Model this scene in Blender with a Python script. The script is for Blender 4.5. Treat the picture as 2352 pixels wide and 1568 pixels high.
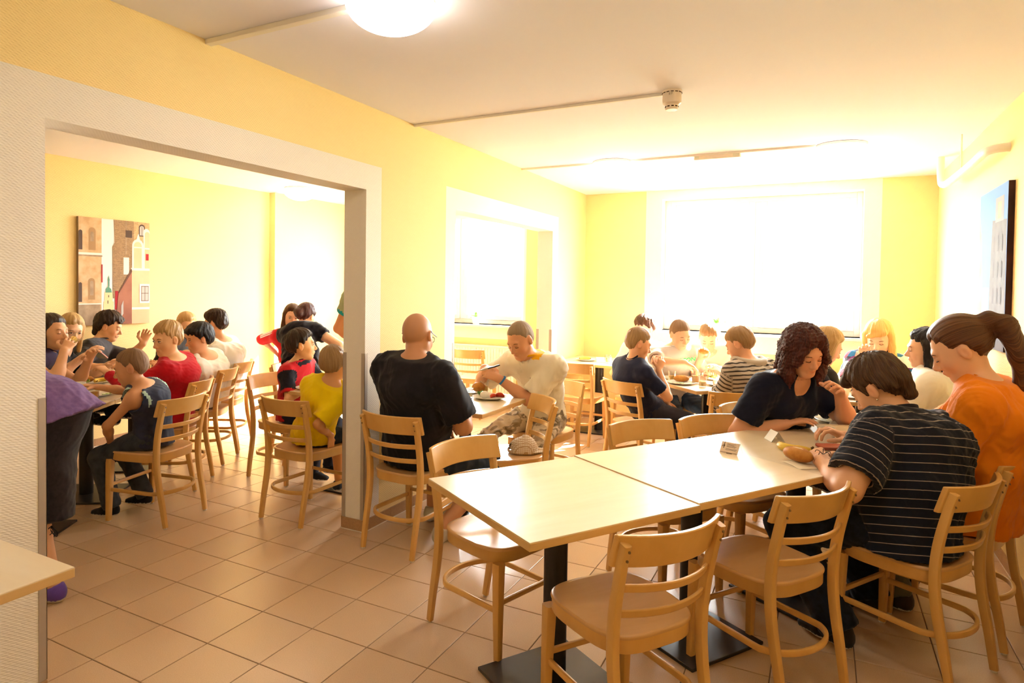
import bpy, bmesh, math, random
import numpy as np
from mathutils import Vector, Matrix

for _o in list(bpy.data.objects):
    bpy.data.objects.remove(_o)
scene = bpy.context.scene
COL = scene.collection

# ------------------------------------------------------------------ camera
cam_d = bpy.data.cameras.new('camera')
cam_d.sensor_width = 36.0
cam_d.lens = 22.4971
cam_d.shift_x = 0.02666
cam_d.shift_y = -0.03901
cam_d.clip_start = 0.05
cam = bpy.data.objects.new('camera', cam_d)
COL.objects.link(cam)
_yaw, _pit, _rol = math.radians(-27.752), math.radians(-1.338), math.radians(0.764)
_f0 = Vector((math.sin(_yaw), math.cos(_yaw), 0)); _r0 = Vector((math.cos(_yaw), -math.sin(_yaw), 0)); _u0 = Vector((0, 0, 1))
_fw = _f0 * math.cos(_pit) + _u0 * math.sin(_pit)
_up = _u0 * math.cos(_pit) - _f0 * math.sin(_pit)
_rt = _r0 * math.cos(_rol) + _up * math.sin(_rol)
_up = _up * math.cos(_rol) - _r0 * math.sin(_rol)
_m = Matrix((_rt, _up, -_fw)).transposed().to_4x4()
_m.translation = Vector((2.563, -1.522, 1.52))
cam.matrix_world = _m
scene.camera = cam

# ------------------------------------------------------------------ world, sun, exposure
world = bpy.data.worlds.new('world'); scene.world = world
world.use_nodes = True
_bg = world.node_tree.nodes['Background']
_bg.inputs['Color'].default_value = (0.97, 0.985, 1.0, 1)
_bg.inputs['Strength'].default_value = 40.0
sun_d = bpy.data.lights.new('sun', 'SUN'); sun_d.energy = 60.0; sun_d.angle = math.radians(0.6); sun_d.color = (1.0, 0.95, 0.87)
sun = bpy.data.objects.new('sun', sun_d); COL.objects.link(sun)
sun.rotation_mode = 'QUATERNION'
sun.rotation_quaternion = Vector((-0.40, -0.70, -0.60)).to_track_quat('-Z', 'Y')
sun.location = (6, 10, 8)
def portal(name, x0, x1, z0, z1, y):
    d = bpy.data.lights.new(name, 'AREA'); d.shape = 'RECTANGLE'; d.size = x1 - x0; d.size_y = z1 - z0
    d.cycles.is_portal = True
    o = bpy.data.objects.new(name, d); COL.objects.link(o)
    o.location = ((x0 + x1) / 2, y, (z0 + z1) / 2); o.rotation_euler = (math.radians(-90), 0, 0)
portal('window_portal', 0.98, 2.91, 1.06, 2.5, 5.80)
portal('window_portal', -2.6, -0.684, 1.035, 2.47, 5.80)
vs = scene.view_settings
vs.view_transform = 'Standard'; vs.look = 'None'; vs.exposure = 0.86; vs.gamma = 1.0; vs.use_curve_mapping = False
scene.cycles.use_denoising = True
scene.cycles.max_bounces = 6; scene.cycles.diffuse_bounces = 4; scene.cycles.glossy_bounces = 3
scene.cycles.transmission_bounces = 5; scene.cycles.transparent_max_bounces = 10
scene.cycles.sample_clamp_indirect = 8.0
scene.cycles.caustics_reflective = False; scene.cycles.caustics_refractive = False
scene.cycles.use_adaptive_sampling = True; scene.cycles.adaptive_threshold = 0.05
# ------------------------------------------------------------------ helpers
def lin(h):
    if isinstance(h, str):
        h = h.lstrip('#'); c = [int(h[i:i + 2], 16) / 255 for i in (0, 2, 4)]
    else:
        c = [v / 255 for v in h]
    return tuple(v / 12.92 if v <= 0.04045 else ((v + 0.055) / 1.055) ** 2.4 for v in c)

MATS = {}
def nd(nt, kind, **kw):
    n = nt.nodes.new(kind)
    for k, v in kw.items():
        if k in n.inputs.keys(): n.inputs[k].default_value = v
        else: setattr(n, k, v)
    return n

def mat(name, col, rough=0.5, spec=0.5, bump=None, var=None, metal=0.0, coat=0.0, sheen=0.0, attr=None, emit=None, alpha=None, trans=0.0):
    """principled material; bump=(scale, strength, distance[, stretch]); var=(colour2, scale[, stretch]) noise mottling"""
    if name in MATS: return MATS[name]
    m = bpy.data.materials.new(name); m.use_nodes = True; MATS[name] = m
    nt = m.node_tree; b = nt.nodes['Principled BSDF']; L = nt.links
    c = lin(col) if not (isinstance(col, tuple) and len(col) == 3 and max(col) <= 1.0) else col
    b.inputs['Base Color'].default_value = (*c, 1)
    b.inputs['Roughness'].default_value = rough
    b.inputs['Specular IOR Level'].default_value = spec
    b.inputs['Metallic'].default_value = metal
    b.inputs['Coat Weight'].default_value = coat
    b.inputs['Coat Roughness'].default_value = 0.25
    b.inputs['Sheen Weight'].default_value = sheen
    b.inputs['Transmission Weight'].default_value = trans
    if emit:
        b.inputs['Emission Color'].default_value = (*emit[0], 1); b.inputs['Emission Strength'].default_value = emit[1]
    tc = None
    def coord(stretch):
        nonlocal tc
        if tc is None: tc = nd(nt, 'ShaderNodeTexCoord')
        if stretch is None: return tc.outputs['Object']
        mp = nd(nt, 'ShaderNodeMapping'); mp.inputs['Scale'].default_value = stretch
        L.new(tc.outputs['Object'], mp.inputs['Vector']); return mp.outputs['Vector']
    csrc = None
    if attr:
        a = nd(nt, 'ShaderNodeAttribute', attribute_name=attr); csrc = a.outputs['Color']
        L.new(csrc, b.inputs['Base Color'])
    if var:
        n = nd(nt, 'ShaderNodeTexNoise', Scale=var[1], Detail=4.0)
        L.new(coord(var[2] if len(var) > 2 else None), n.inputs['Vector'])
        mx = nd(nt, 'ShaderNodeMix', data_type='RGBA')
        r = nd(nt, 'ShaderNodeValToRGB'); r.color_ramp.elements[0].position = 0.35; r.color_ramp.elements[1].position = 0.68
        L.new(n.outputs['Fac'], r.inputs['Fac']); L.new(r.outputs['Color'], mx.inputs['Factor'])
        mx.inputs[6].default_value = (*c, 1); mx.inputs[7].default_value = (*(lin(var[0])), 1)
        if csrc is not None:
            L.new(csrc, mx.inputs[6]); mx.blend_type = 'MULTIPLY'
        L.new(mx.outputs[2], b.inputs['Base Color'])
    if bump:
        n = nd(nt, 'ShaderNodeTexNoise', Scale=bump[0], Detail=3.0)
        L.new(coord(bump[3] if len(bump) > 3 else None), n.inputs['Vector'])
        bp = nd(nt, 'ShaderNodeBump', Strength=bump[1], Distance=bump[2])
        L.new(n.outputs['Fac'], bp.inputs['Height']); L.new(bp.outputs['Normal'], b.inputs['Normal'])
    return m

def wall_mat(name, col):
    """fibreglass weave wallpaper: fine diagonal rice-grain relief"""
    if name in MATS: return MATS[name]
    m = mat(name, col, 0.75, 0.25)
    nt = m.node_tree; b = nt.nodes['Principled BSDF']; L = nt.links
    tc = nd(nt, 'ShaderNodeTexCoord')
    mp = nd(nt, 'ShaderNodeMapping'); mp.inputs['Rotation'].default_value = (math.radians(38), math.radians(38), math.radians(20)); mp.inputs['Scale'].default_value = (1, 1, 1)
    L.new(tc.outputs['Object'], mp.inputs['Vector'])
    w1 = nd(nt, 'ShaderNodeTexWave', Scale=55.0, Distortion=1.6, Detail=1.0); w1.inputs['Detail Scale'].default_value = 1.5
    w2 = nd(nt, 'ShaderNodeTexWave', Scale=38.0, Distortion=1.4, Detail=1.0); w2.bands_direction = 'Z'
    L.new(mp.outputs['Vector'], w1.inputs['Vector']); L.new(mp.outputs['Vector'], w2.inputs['Vector'])
    mu = nd(nt, 'ShaderNodeMath', operation='MULTIPLY'); L.new(w1.outputs['Fac'], mu.inputs[0]); L.new(w2.outputs['Fac'], mu.inputs[1])
    bp = nd(nt, 'ShaderNodeBump', Strength=0.35, Distance=0.004)
    L.new(mu.outputs[0], bp.inputs['Height']); L.new(bp.outputs['Normal'], b.inputs['Normal'])
    return m

def wood_mat(name, c1, c2, rough=0.35, coat=0.3, scale=9.0, stretch=(1, 1, 1)):
    if name in MATS: return MATS[name]
    m = mat(name, c1, rough, 0.5, coat=coat)
    nt = m.node_tree; b = nt.nodes['Principled BSDF']; L = nt.links
    tc = nd(nt, 'ShaderNodeTexCoord'); mp = nd(nt, 'ShaderNodeMapping'); mp.inputs['Scale'].default_value = stretch
    L.new(tc.outputs['Object'], mp.inputs['Vector'])
    n = nd(nt, 'ShaderNodeTexNoise', Scale=scale, Detail=6.0, Roughness=0.62, Distortion=0.35)
    L.new(mp.outputs['Vector'], n.inputs['Vector'])
    oi = nd(nt, 'ShaderNodeObjectInfo')
    r = nd(nt, 'ShaderNodeValToRGB'); e = r.color_ramp.elements
    e[0].position = 0.3; e[0].color = (*lin(c2), 1); e[1].position = 0.72; e[1].color = (*lin(c1), 1)
    L.new(n.outputs['Fac'], r.inputs['Fac'])
    hv = nd(nt, 'ShaderNodeHueSaturation'); mr = nd(nt, 'ShaderNodeMapRange'); mr.inputs['To Min'].default_value = 0.9; mr.inputs['To Max'].default_value = 1.08
    L.new(oi.outputs['Random'], mr.inputs['Value']); L.new(mr.outputs['Result'], hv.inputs['Value'])
    L.new(r.outputs['Color'], hv.inputs['Color']); L.new(hv.outputs['Color'], b.inputs['Base Color'])
    return m

def glass_mat(name, tint=(0.97, 0.98, 0.97), refl=0.09):
    if name in MATS: return MATS[name]
    m = bpy.data.materials.new(name); m.use_nodes = True; MATS[name] = m
    nt = m.node_tree; nt.nodes.remove(nt.nodes['Principled BSDF']); L = nt.links
    t = nd(nt, 'ShaderNodeBsdfTransparent'); t.inputs['Color'].default_value = (*tint, 1)
    g = nd(nt, 'ShaderNodeBsdfGlossy'); g.inputs['Roughness'].default_value = 0.03
    lw = nd(nt, 'ShaderNodeLayerWeight'); lw.inputs['Blend'].default_value = 0.35
    mr = nd(nt, 'ShaderNodeMapRange'); mr.inputs['To Min'].default_value = refl * 0.5; mr.inputs['To Max'].default_value = 0.55
    L.new(lw.outputs['Facing'], mr.inputs['Value'])
    mx = nd(nt, 'ShaderNodeMixShader'); L.new(mr.outputs['Result'], mx.inputs['Fac'])
    L.new(t.outputs[0], mx.inputs[1]); L.new(g.outputs[0], mx.inputs[2])
    L.new(mx.outputs[0], nt.nodes['Material Output'].inputs['Surface'])
    return m

def mesh_obj(name, verts, faces, m=None, parent=None, smooth=True, mi=None, loc=None, rz=None, sharp=None):
    me = bpy.data.meshes.new(name)
    me.from_pydata([tuple(v) for v in verts], [], [tuple(int(i) for i in f) for f in faces])
    if m is not None:
        for x in (m if isinstance(m, (list, tuple)) else [m]): me.materials.append(x)
    if mi is not None: me.polygons.foreach_set('material_index', np.asarray(mi, dtype=np.int32))
    if smooth:
        me.polygons.foreach_set('use_smooth', np.ones(len(me.polygons), dtype=bool))
        if sharp: me.set_sharp_from_angle(angle=math.radians(sharp))
    me.update()
    return add_obj(name, me, parent, loc, rz)

def add_obj(name, me, parent=None, loc=None, rz=None):
    o = bpy.data.objects.new(name, me); COL.objects.link(o)
    if parent is not None: o.parent = parent
    if loc is not None: o.location = loc
    if rz is not None: o.rotation_euler[2] = rz
    return o

def tag(o, label, cat, group=None):
    o['label'] = label; o['category'] = cat
    if group: o['group'] = group
    return o
def struct(o):
    o['kind'] = 'structure'; return o
def empty(name, loc, rz=0.0):
    o = bpy.data.objects.new(name, None); COL.objects.link(o); o.empty_display_size = 0.1
    o.location = loc; o.rotation_euler[2] = rz; return o
def dup(root, loc, rz=0.0):
    r = root.copy(); COL.objects.link(r); r.location = loc; r.rotation_euler = (0, 0, rz)
    for ch in root.children:
        c = ch.copy(); COL.objects.link(c); c.parent = r
        for g in ch.children:
            d = g.copy(); COL.objects.link(d); d.parent = c
    return r

class MB:
    """mesh buffer collecting shapes of one part"""
    def __init__(s): s.v = []; s.f = []; s.mi = []; s.m = 0
    def add(s, v, f):
        b = len(s.v); s.v += [tuple(map(float, p)) for p in v]; s.f += [tuple(int(i) + b for i in q) for q in f]; s.mi += [s.m] * len(f); return s
    def box(s, lo, hi, bev=0.0):
        x0, y0, z0 = lo; x1, y1, z1 = hi
        if bev <= 0:
            v = [(x0, y0, z0), (x1, y0, z0), (x1, y1, z0), (x0, y1, z0), (x0, y0, z1), (x1, y0, z1), (x1, y1, z1), (x0, y1, z1)]
            f = [(0, 3, 2, 1), (4, 5, 6, 7), (0, 1, 5, 4), (1, 2, 6, 5), (2, 3, 7, 6), (3, 0, 4, 7)]
            return s.add(v, f)
        bm = bmesh.new(); bmesh.ops.create_cube(bm, size=1.0)
        for q in bm.verts: q.co = Vector(((x0 + x1) / 2 + q.co.x * (x1 - x0), (y0 + y1) / 2 + q.co.y * (y1 - y0), (z0 + z1) / 2 + q.co.z * (z1 - z0)))
        bmesh.ops.bevel(bm, geom=bm.edges[:], offset=bev, segments=2, affect='EDGES', profile=0.5)
        bm.verts.index_update()
        s.add([q.co for q in bm.verts], [[q.index for q in g.verts] for g in bm.faces]); bm.free(); return s
    def lathe(s, prof, n=24, c=(0, 0, 0), axis=None, close=True):
        """prof: list of (r, z)"""
        v = []; f = []
        for r, z in prof:
            for i in range(n):
                a = 2 * math.pi * i / n; v.append((r * math.cos(a), r * math.sin(a), z))
        for j in range(len(prof) - 1):
            for i in range(n):
                k = (i + 1) % n; f.append((j * n + i, j * n + k, (j + 1) * n + k, (j + 1) * n + i))
        if close:
            f.append(tuple(range(n - 1, -1, -1))); f.append(tuple(range((len(prof) - 1) * n, len(prof) * n)))
        M = Matrix.Identity(3)
        if axis is not None: M = Vector(axis).to_track_quat('Z', 'Y').to_matrix()
        return s.add([tuple(M @ Vector(p) + Vector(c)) for p in v], f)
    def sweep(s, path, sec, up=(0, 0, 1), caps=True, closed=False, scl=None):
        """sweep 2D section (list of (side, up)) along path"""
        P = [Vector(p) for p in path]; n = len(P); k = len(sec); v = []; f = []; U = Vector(up)
        for i, p in enumerate(P):
            if closed: t = (P[(i + 1) % n] - P[i - 1]).normalized()
            else: t = (P[min(i + 1, n - 1)] - P[max(i - 1, 0)]).normalized()
            sd = t.cross(U)
            if sd.length < 1e-4: sd = t.cross(Vector((0, 1, 0)))
            sd.normalize(); u2 = sd.cross(t).normalized()
            q = 1.0 if scl is None else scl[i]
            qa, qb = (q, q) if not isinstance(q, tuple) else q
            for a, b in sec: v.append(p + sd * a * qa + u2 * b * qb)
        m = n if closed else n - 1
        for i in range(m):
            j = (i + 1) % n
            for a in range(k):
                b = (a + 1) % k; f.append((i * k + a, i * k + b, j * k + b, j * k + a))
        if caps and not closed:
            f.append(tuple(range(k - 1, -1, -1))); f.append(tuple(range((n - 1) * k, n * k)))
        return s.add(v, f)
    def tube(s, path, r, n=10, scl=None, closed=False):
        sec = [(r * math.cos(2 * math.pi * i / n), r * math.sin(2 * math.pi * i / n)) for i in range(n)]
        return s.sweep(path, sec, scl=scl, closed=closed)
    def prism(s, poly, z0, z1):
        n = len(poly); v = [(x, y, z0) for x, y in poly] + [(x, y, z1) for x, y in poly]
        f = [tuple(range(n - 1, -1, -1)), tuple(range(n, 2 * n))] + [(i, (i + 1) % n, n + (i + 1) % n, n + i) for i in range(n)]
        return s.add(v, f)
    def ell(s, c, r, n=14, m=9, rot=None):
        v = []; f = []
        for j in range(m + 1):
            ph = math.pi * j / m
            for i in range(n):
                a = 2 * math.pi * i / n
                p = Vector((r[0] * math.sin(ph) * math.cos(a), r[1] * math.sin(ph) * math.sin(a), -r[2] * math.cos(ph)))
                if rot is not None: p = rot @ p
                v.append(p + Vector(c))
        for j in range(m):
            for i in range(n):
                k = (i + 1) % n; f.append((j * n + i, j * n + k, (j + 1) * n + k, (j + 1) * n + i))
        return s.add(v, f)
    def build(s, name, m, parent=None, smooth=True, sharp=35, loc=None, rz=None):
        return mesh_obj(name, s.v, s.f, m, parent, smooth, s.mi if isinstance(m, (list, tuple)) else None, loc, rz, sharp)
def rsec(w, h, r, n=3):
    """rounded rectangle section"""
    out = []
    for cx, cy, a0 in ((w / 2 - r, h / 2 - r, 0), (-w / 2 + r, h / 2 - r, 90), (-w / 2 + r, -h / 2 + r, 180), (w / 2 - r, -h / 2 + r, 270)):
        for i in range(n + 1):
            a = math.radians(a0 + 90 * i / n); out.append((cx + r * math.cos(a), cy + r * math.sin(a)))
    return out
def bez(pts, n=12):
    """Catmull-Rom through points"""
    P = [np.array(p, float) for p in pts]; P = [2 * P[0] - P[1]] + P + [2 * P[-1] - P[-2]]; out = []
    for i in range(1, len(P) - 2):
        for k in range(n):
            t = k / n; a, b, c, d = P[i - 1:i + 3]
            out.append(tuple(0.5 * (2 * b + (c - a) * t + (2 * a - 5 * b + 4 * c - d) * t * t + (3 * b - a - 3 * c + d) * t ** 3)))
    out.append(tuple(P[-2])); return out
def text_obj(name, body, size, m, parent, M, extrude=0.0004, bold=None):
    cu = bpy.data.curves.new(name, 'FONT'); cu.body = body; cu.size = size; cu.extrude = extrude; cu.align_x = 'CENTER'; cu.align_y = 'CENTER'
    if bold: cu.offset = bold
    cu.resolution_u = 2
    tmp = bpy.data.objects.new('tmp_text', cu); COL.objects.link(tmp)
    dg = bpy.context.evaluated_depsgraph_get(); me = bpy.data.meshes.new_from_object(tmp.evaluated_get(dg)); me.name = name
    bpy.data.objects.remove(tmp); bpy.data.curves.remove(cu)
    me.materials.clear(); me.materials.append(m)
    o = add_obj(name, me, parent); o.matrix_local = M; return o
# ------------------------------------------------------------------ room shell
XL, XB, XR, XLL = 0.102, -0.066, 3.50, -3.32
YF, YN, ZC, PT = 5.676, -3.0, 2.607, 0.302
ZO, ZT = 2.10, 2.256
yel = wall_mat('yellow_weave_wallpaper', '#fade9e')
whi = wall_mat('white_weave_wallpaper', '#f4ebdf')
ceil_m = mat('ceiling_white_paint', '#f1ecf5', 0.9, 0.2, bump=(90, 0.08, 0.002))
def boxes(name, lst, mats):
    b = MB()
    for lo, hi, mi in lst:
        b.m = mi; b.box(lo, hi)
    return struct(b.build(name, mats, smooth=False))
A0, A1 = -0.226, 1.592; B0, B1 = 2.667, 4.643
boxes('wall_left', [
    ((XB, YN, 0), (XL, A0, ZT), 1), ((XB, A0, ZO), (XL, A1, ZT), 1),
    ((XB, A1, 0), (XL, A1 + .152, ZT), 1), ((XB, A1 + .152, 0), (XL, B0 - .143, ZT), 0), ((XB, B0 - .143, 0), (XL, B0, ZT), 1),
    ((XB, B0, ZO), (XL, B1, ZT), 1), ((XB, B1, 0), (XL, B1 + .153, ZT), 1), ((XB, B1 + .153, 0), (XL, YF, ZT), 0),
    ((XB, YN, ZT), (XL, YF, ZC), 0)], [yel, whi])
WX0, WX1, WZ0, WZ1 = 0.983, 2.908, 1.065, 2.51     # main window
VX0, VX1, VZ0, VZ1 = -2.60, -0.684, 1.035, 2.47    # window of the other room
T = 0.34
boxes('wall_far', [
    ((XB, YF, 0), (0.804, YF + T, ZC), 0), ((3.056, YF, 0), (XR + .2, YF + T, ZC), 0),
    ((0.804, YF, 0), (3.056, YF + T, 0.86), 0), ((0.804, YF, 0.86), (3.056, YF + T, WZ0), 1),
    ((0.804, YF, WZ0), (WX0, YF + T, ZC), 1), ((WX1, YF, WZ0), (3.056, YF + T, ZC), 1), ((WX0, YF, WZ1), (WX1, YF + T, ZC), 1)], [yel, whi])
boxes('wall_far_annex', [
    ((XLL - .2, YF, 0), (VX0 - .15, YF + T, ZC), 0), ((VX1 + .03, YF, 0), (XB, YF + T, ZC), 0),
    ((VX0 - .15, YF, 0), (VX1 + .03, YF + T, 0.86), 0), ((VX0 - .15, YF, 0.86), (VX1 + .03, YF + T, VZ0), 1),
    ((VX0 - .15, YF, VZ0), (VX0, YF + T, ZC), 1), ((VX1, YF, VZ0), (VX1 + .03, YF + T, ZC), 1), ((VX0, YF, VZ1), (VX1, YF + T, ZC), 1)], [yel, whi])
boxes('wall_right', [((XR, YN, 0), (XR + .2, YF + T, ZC), 0)], [yel])
boxes('wall_left_annex', [((XLL - .2, YN, 0), (XLL, 4.085, ZC), 0), ((XLL - .2, 4.085, 0), (XLL + .09, YF + T, ZC), 0)], [yel])
boxes('wall_near', [((XLL - .2, YN - .2, 0), (XR + .2, YN, ZC), 0)], [yel])
boxes('ceiling', [((XLL - .2, YN - .2, ZC), (XR + .2, YF + T, ZC + .15), 0)], [ceil_m])
# ground outside the windows
gm = mat('pale_paving', '#b9b4a6', 0.9, 0.2, var=('#8f9a70', 0.6))
boxes('ground_outside', [((-40, YF + T, -1.2), (40, 60, -1.0), 0)], [gm])

# ---- floor: grout bed + tiles laid in the walls' directions
grout = mat('grey_brown_grout', '#8a7058', 0.9, 0.2)
fl = boxes('floor', [((XLL - .2, YN - .2, -.12), (XR + .2, YF + T, -.0035), 0)], [grout])
tile_m = mat('beige_stoneware_tile', '#d6b594', 0.28, 0.5, var=('#cba783', 260.0), bump=(420, 0.05, 0.0008))
_nt = tile_m.node_tree; _b = _nt.nodes['Principled BSDF']; _src = _b.inputs['Base Color'].links[0].from_socket
_oi = nd(_nt, 'ShaderNodeObjectInfo'); _mr = nd(_nt, 'ShaderNodeMapRange'); _mr.inputs['To Min'].default_value = 0.95; _mr.inputs['To Max'].default_value = 1.04
_hv = nd(_nt, 'ShaderNodeHueSaturation'); _nt.links.new(_oi.outputs['Random'], _mr.inputs['Value']); _nt.links.new(_mr.outputs['Result'], _hv.inputs['Value'])
_nt.links.new(_src, _hv.inputs['Color']); _nt.links.new(_hv.outputs['Color'], _b.inputs['Base Color'])
def tile_geo(x0, y0, x1, y1):
    g, c = 0.0022, 0.0015; x0 += g; y0 += g; x1 -= g; y1 -= g
    v = [(x0, y0, -.004), (x1, y0, -.004), (x1, y1, -.004), (x0, y1, -.004), (x0, y0, -.0012), (x1, y0, -.0012), (x1, y1, -.0012), (x0, y1, -.0012),
         (x0 + c, y0 + c, 0), (x1 - c, y0 + c, 0), (x1 - c, y1 - c, 0), (x0 + c, y1 - c, 0)]
    f = [(8, 9, 10, 11)] + [(i, (i + 1) % 4, 4 + (i + 1) % 4, 4 + i) for i in range(4)] + [(4 + i, 4 + (i + 1) % 4, 8 + (i + 1) % 4, 8 + i) for i in range(4)]
    return v, f
_tm = bpy.data.meshes.new('tile'); _v, _f = tile_geo(0, 0, PT, PT); _tm.from_pydata(_v, [], _f); _tm.materials.append(tile_m); _tm.update()
_Mi = cam.matrix_world.inverted()
def seen(p):
    q = _Mi @ Vector(p)
    if q.z > -0.3: return 0
    x = 0.5 + cam_d.lens / 36 * q.x / -q.z - cam_d.shift_x; y = 0.3333 + cam_d.lens / 36 * q.y / -q.z - cam_d.shift_y
    if not (-0.02 < x < 1.02 and -0.02 < y < 0.70): return 0
    if p[0] < XL:      # must be seen through an opening of the partition
        c = cam.location; t = (XL - c.x) / (p[0] - c.x); yy = c.y + t * (p[1] - c.y)
        if not (A0 - .1 < yy < A1 or B0 < yy < B1): return 0
        if XB < p[0]: return 0 if not (A0 < p[1] < A1 or B0 < p[1] < B1) else 1 / q.z ** 2
    return 1 / q.z ** 2
_cells = []
for k in range(-12, 13):
    for j in range(-11, 20):
        x0, x1, y0, y1 = k * PT, (k + 1) * PT, j * PT, (j + 1) * PT
        if x1 < XLL or x0 > XR or y1 < YN or y0 > YF: continue
        whole = x0 >= XLL and x1 <= XR and y0 >= YN and y1 <= YF
        _cells.append((seen(((x0 + x1) / 2, (y0 + y1) / 2, 0)) if whole else -1, max(x0, XLL), max(y0, YN), min(x1, XR), min(y1, YF)))
_cells.sort(reverse=True)
_rest = MB()
for i, (s, x0, y0, x1, y1) in enumerate(_cells):
    if s > 0 and i < 300: add_obj('tile', _tm, fl, (x0, y0, 0))
    else: _rest.add(*tile_geo(x0, y0, x1, y1))
_rest.build('far_tiles', tile_m, fl, smooth=False)['kind'] = 'stuff'

# ---- skirting tiles, corner guards
skirt = mat('beige_skirting_tile', '#b98f68', 0.45, 0.4, var=('#ad8560', 90.0))
caulk = mat('white_caulk', '#e9dccb', 0.7, 0.3)
def skirting(name, segs):
    """segs: (x0,y0,x1,y1,nx,ny): runs of 30 cm skirting tiles against a wall, n = outward normal"""
    r = struct(empty(name, (segs[0][0], segs[0][1], 0))); o = r.location
    for x0, y0, x1, y1, nx, ny in segs:
        L = math.hypot(x1 - x0, y1 - y0); n = max(1, round(L / PT)); dx, dy = (x1 - x0) / L, (y1 - y0) / L
        for i in range(n):
            a, b = L * i / n + .0012, L * (i + 1) / n - .0012
            P = [(x0 + dx * a, y0 + dy * a), (x0 + dx * b, y0 + dy * b), (x0 + dx * b + nx * .009, y0 + dy * b + ny * .009), (x0 + dx * a + nx * .009, y0 + dy * a + ny * .009)]
            if (P[1][0] - P[0][0]) * (P[2][1] - P[1][1]) - (P[1][1] - P[0][1]) * (P[2][0] - P[1][0]) < 0: P = P[::-1]
            b_ = MB().prism([(p[0] - o.x, p[1] - o.y) for p in P], .004, .072); b_.build('skirting_tile', skirt, r, smooth=False)
        P = [(x0 + nx * .007, y0 + ny * .007), (x1 + nx * .007, y1 + ny * .007), (x1 + nx * .012, y1 + ny * .012), (x0 + nx * .012, y0 + ny * .012)]
        MB().prism([(p[0] - o.x, p[1] - o.y) for p in P], .0, .005).build('caulk_line', caulk, r, smooth=False)
skirting('baseboard_pillar', [(XB, A1, XL, A1, 0, -1), (XL, A1, XL, B0, 1, 0), (XB, A1, XB, B0, -1, 0), (XB, B0, XL, B0, 0, 1)])
skirting('baseboard_left_end', [(XL, B1, XL, YF, 1, 0), (XB, B1, XL, B1, 0, -1)])
skirting('baseboard_far', [(XL, YF, XR, YF, 0, -1)])
skirting('baseboard_right', [(XR, YN, XR, YF, -1, 0)])
skirting('baseboard_left_near', [(XL, YN, XL, A0, 1, 0)])
skirting('baseboard_annex', [(XLL, -1.0, XLL, 4.085, 1, 0), (XLL, 4.085, XLL + .09, 4.085, 0, -1), (XLL + .09, 4.085, XLL + .09, YF, 1, 0), (XLL + .09, YF, XB, YF, 0, -1)])
guard = mat('grey_aluminium_guard', '#b9aca0', 0.42, 0.5, metal=0.35)
def guard_at(n, x, y, sx, sy, zt=1.10):
    b = MB(); w, t = .026, .002
    b.box((min(x - sx * t, x + sx * w), min(y, y - sy * t), .073), (max(x - sx * t, x + sx * w), max(y, y - sy * t), zt))
    b.box((min(x, x - sx * t), min(y - sy * t, y + sy * w), .073), (max(x, x - sx * t), max(y - sy * t, y + sy * w), zt))
    struct(b.build('trim_%d' % n, guard, smooth=False))
guard_at(1, XL, A1, -1, 1); guard_at(2, XB, A1, 1, 1); guard_at(3, XL, A0, -1, -1); guard_at(4, XL, B1, -1, 1, 1.085); guard_at(5, XB, B1, 1, 1, 1.085); guard_at(6, XL, B0, -1, -1, 1.09)

# ---- windows
frame_m = mat('white_window_plastic', '#f7f6f2', 0.35, 0.5)
pane_m = glass_mat('window_pane_glass', (0.96, 0.98, 0.97))
sill_m = mat('white_sill_laminate', '#f5f1e9', 0.4, 0.5)
metal_w = mat('white_handle_metal', '#e8e6e0', 0.3, 0.5)
def window(n, x0, x1, z0, z1, xm):
    y = YF + .18
    r = struct(empty('window_%d' % n, ((x0 + x1) / 2, y, z0))); ox, oy, oz = r.location
    def B(name, lst, m, p=r, bev=.004):
        b = MB()
        for lo, hi in lst: b.box(tuple(np.subtract(lo, (ox, oy, oz))), tuple(np.subtract(hi, (ox, oy, oz))), bev)
        return b.build(name, m, p, smooth=False)
    w = .055
    B('window_frame', [((x0, y, z0), (x0 + w, y + .07, z1)), ((x1 - w, y, z0), (x1, y + .07, z1)), ((x0 + w, y, z0), (x1 - w, y + .07, z0 + w)), ((x0 + w, y, z1 - w), (x1 - w, y + .07, z1)), ((xm - w / 2, y, z0 + w), (xm + w / 2, y + .07, z1 - w))], frame_m)
    for a, b in ((x0 + w, xm - w / 2), (xm + w / 2, x1 - w)):
        s = B('sash', [((a, y - .012, z0 + w), (a + .06, y + .05, z1 - w)), ((b - .06, y - .012, z0 + w), (b, y + .05, z1 - w)), ((a + .06, y - .012, z0 + w), (b - .06, y + .05, z0 + w + .06)), ((a + .06, y - .012, z1 - w - .06), (b - .06, y + .05, z1 - w))], frame_m)
        B('pane', [((a + .055, y + .02, z0 + w + .055), (b - .055, y + .026, z1 - w - .055))], pane_m, s, 0)
    B('window_handle', [((xm + .045, y - .05, z0 + .62), (xm + .065, y - .04, z0 + .75)), ((xm + .048, y - .045, z0 + .72), (xm + .062, y - .01, z0 + .74))], metal_w)
    B('window_sill', [((x0 - .04, YF - .05, z0 - .03), (x1 + .04, y + .01, z0))], sill_m)
window(1, WX0, WX1, WZ0, WZ1, 1.95)
window(2, VX0, VX1, VZ0, VZ1, -1.66)

# ---- ceiling trunking
trunk = mat('white_plastic_trunking', '#efe6da', 0.5, 0.4)
def trunking(n, x0, x1, y, w=.018, h=.016):
    b = MB(); b.box((x0, y - w / 2, ZC - h), (x1, y + w / 2, ZC), .002); struct(b.build('trim_%d' % n, trunk, smooth=False))
trunking(11, XL, .92, .457, .034, .022); trunking(12, XL, 1.755, 2.10); trunking(13, XL, 2.5, 3.86)
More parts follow.
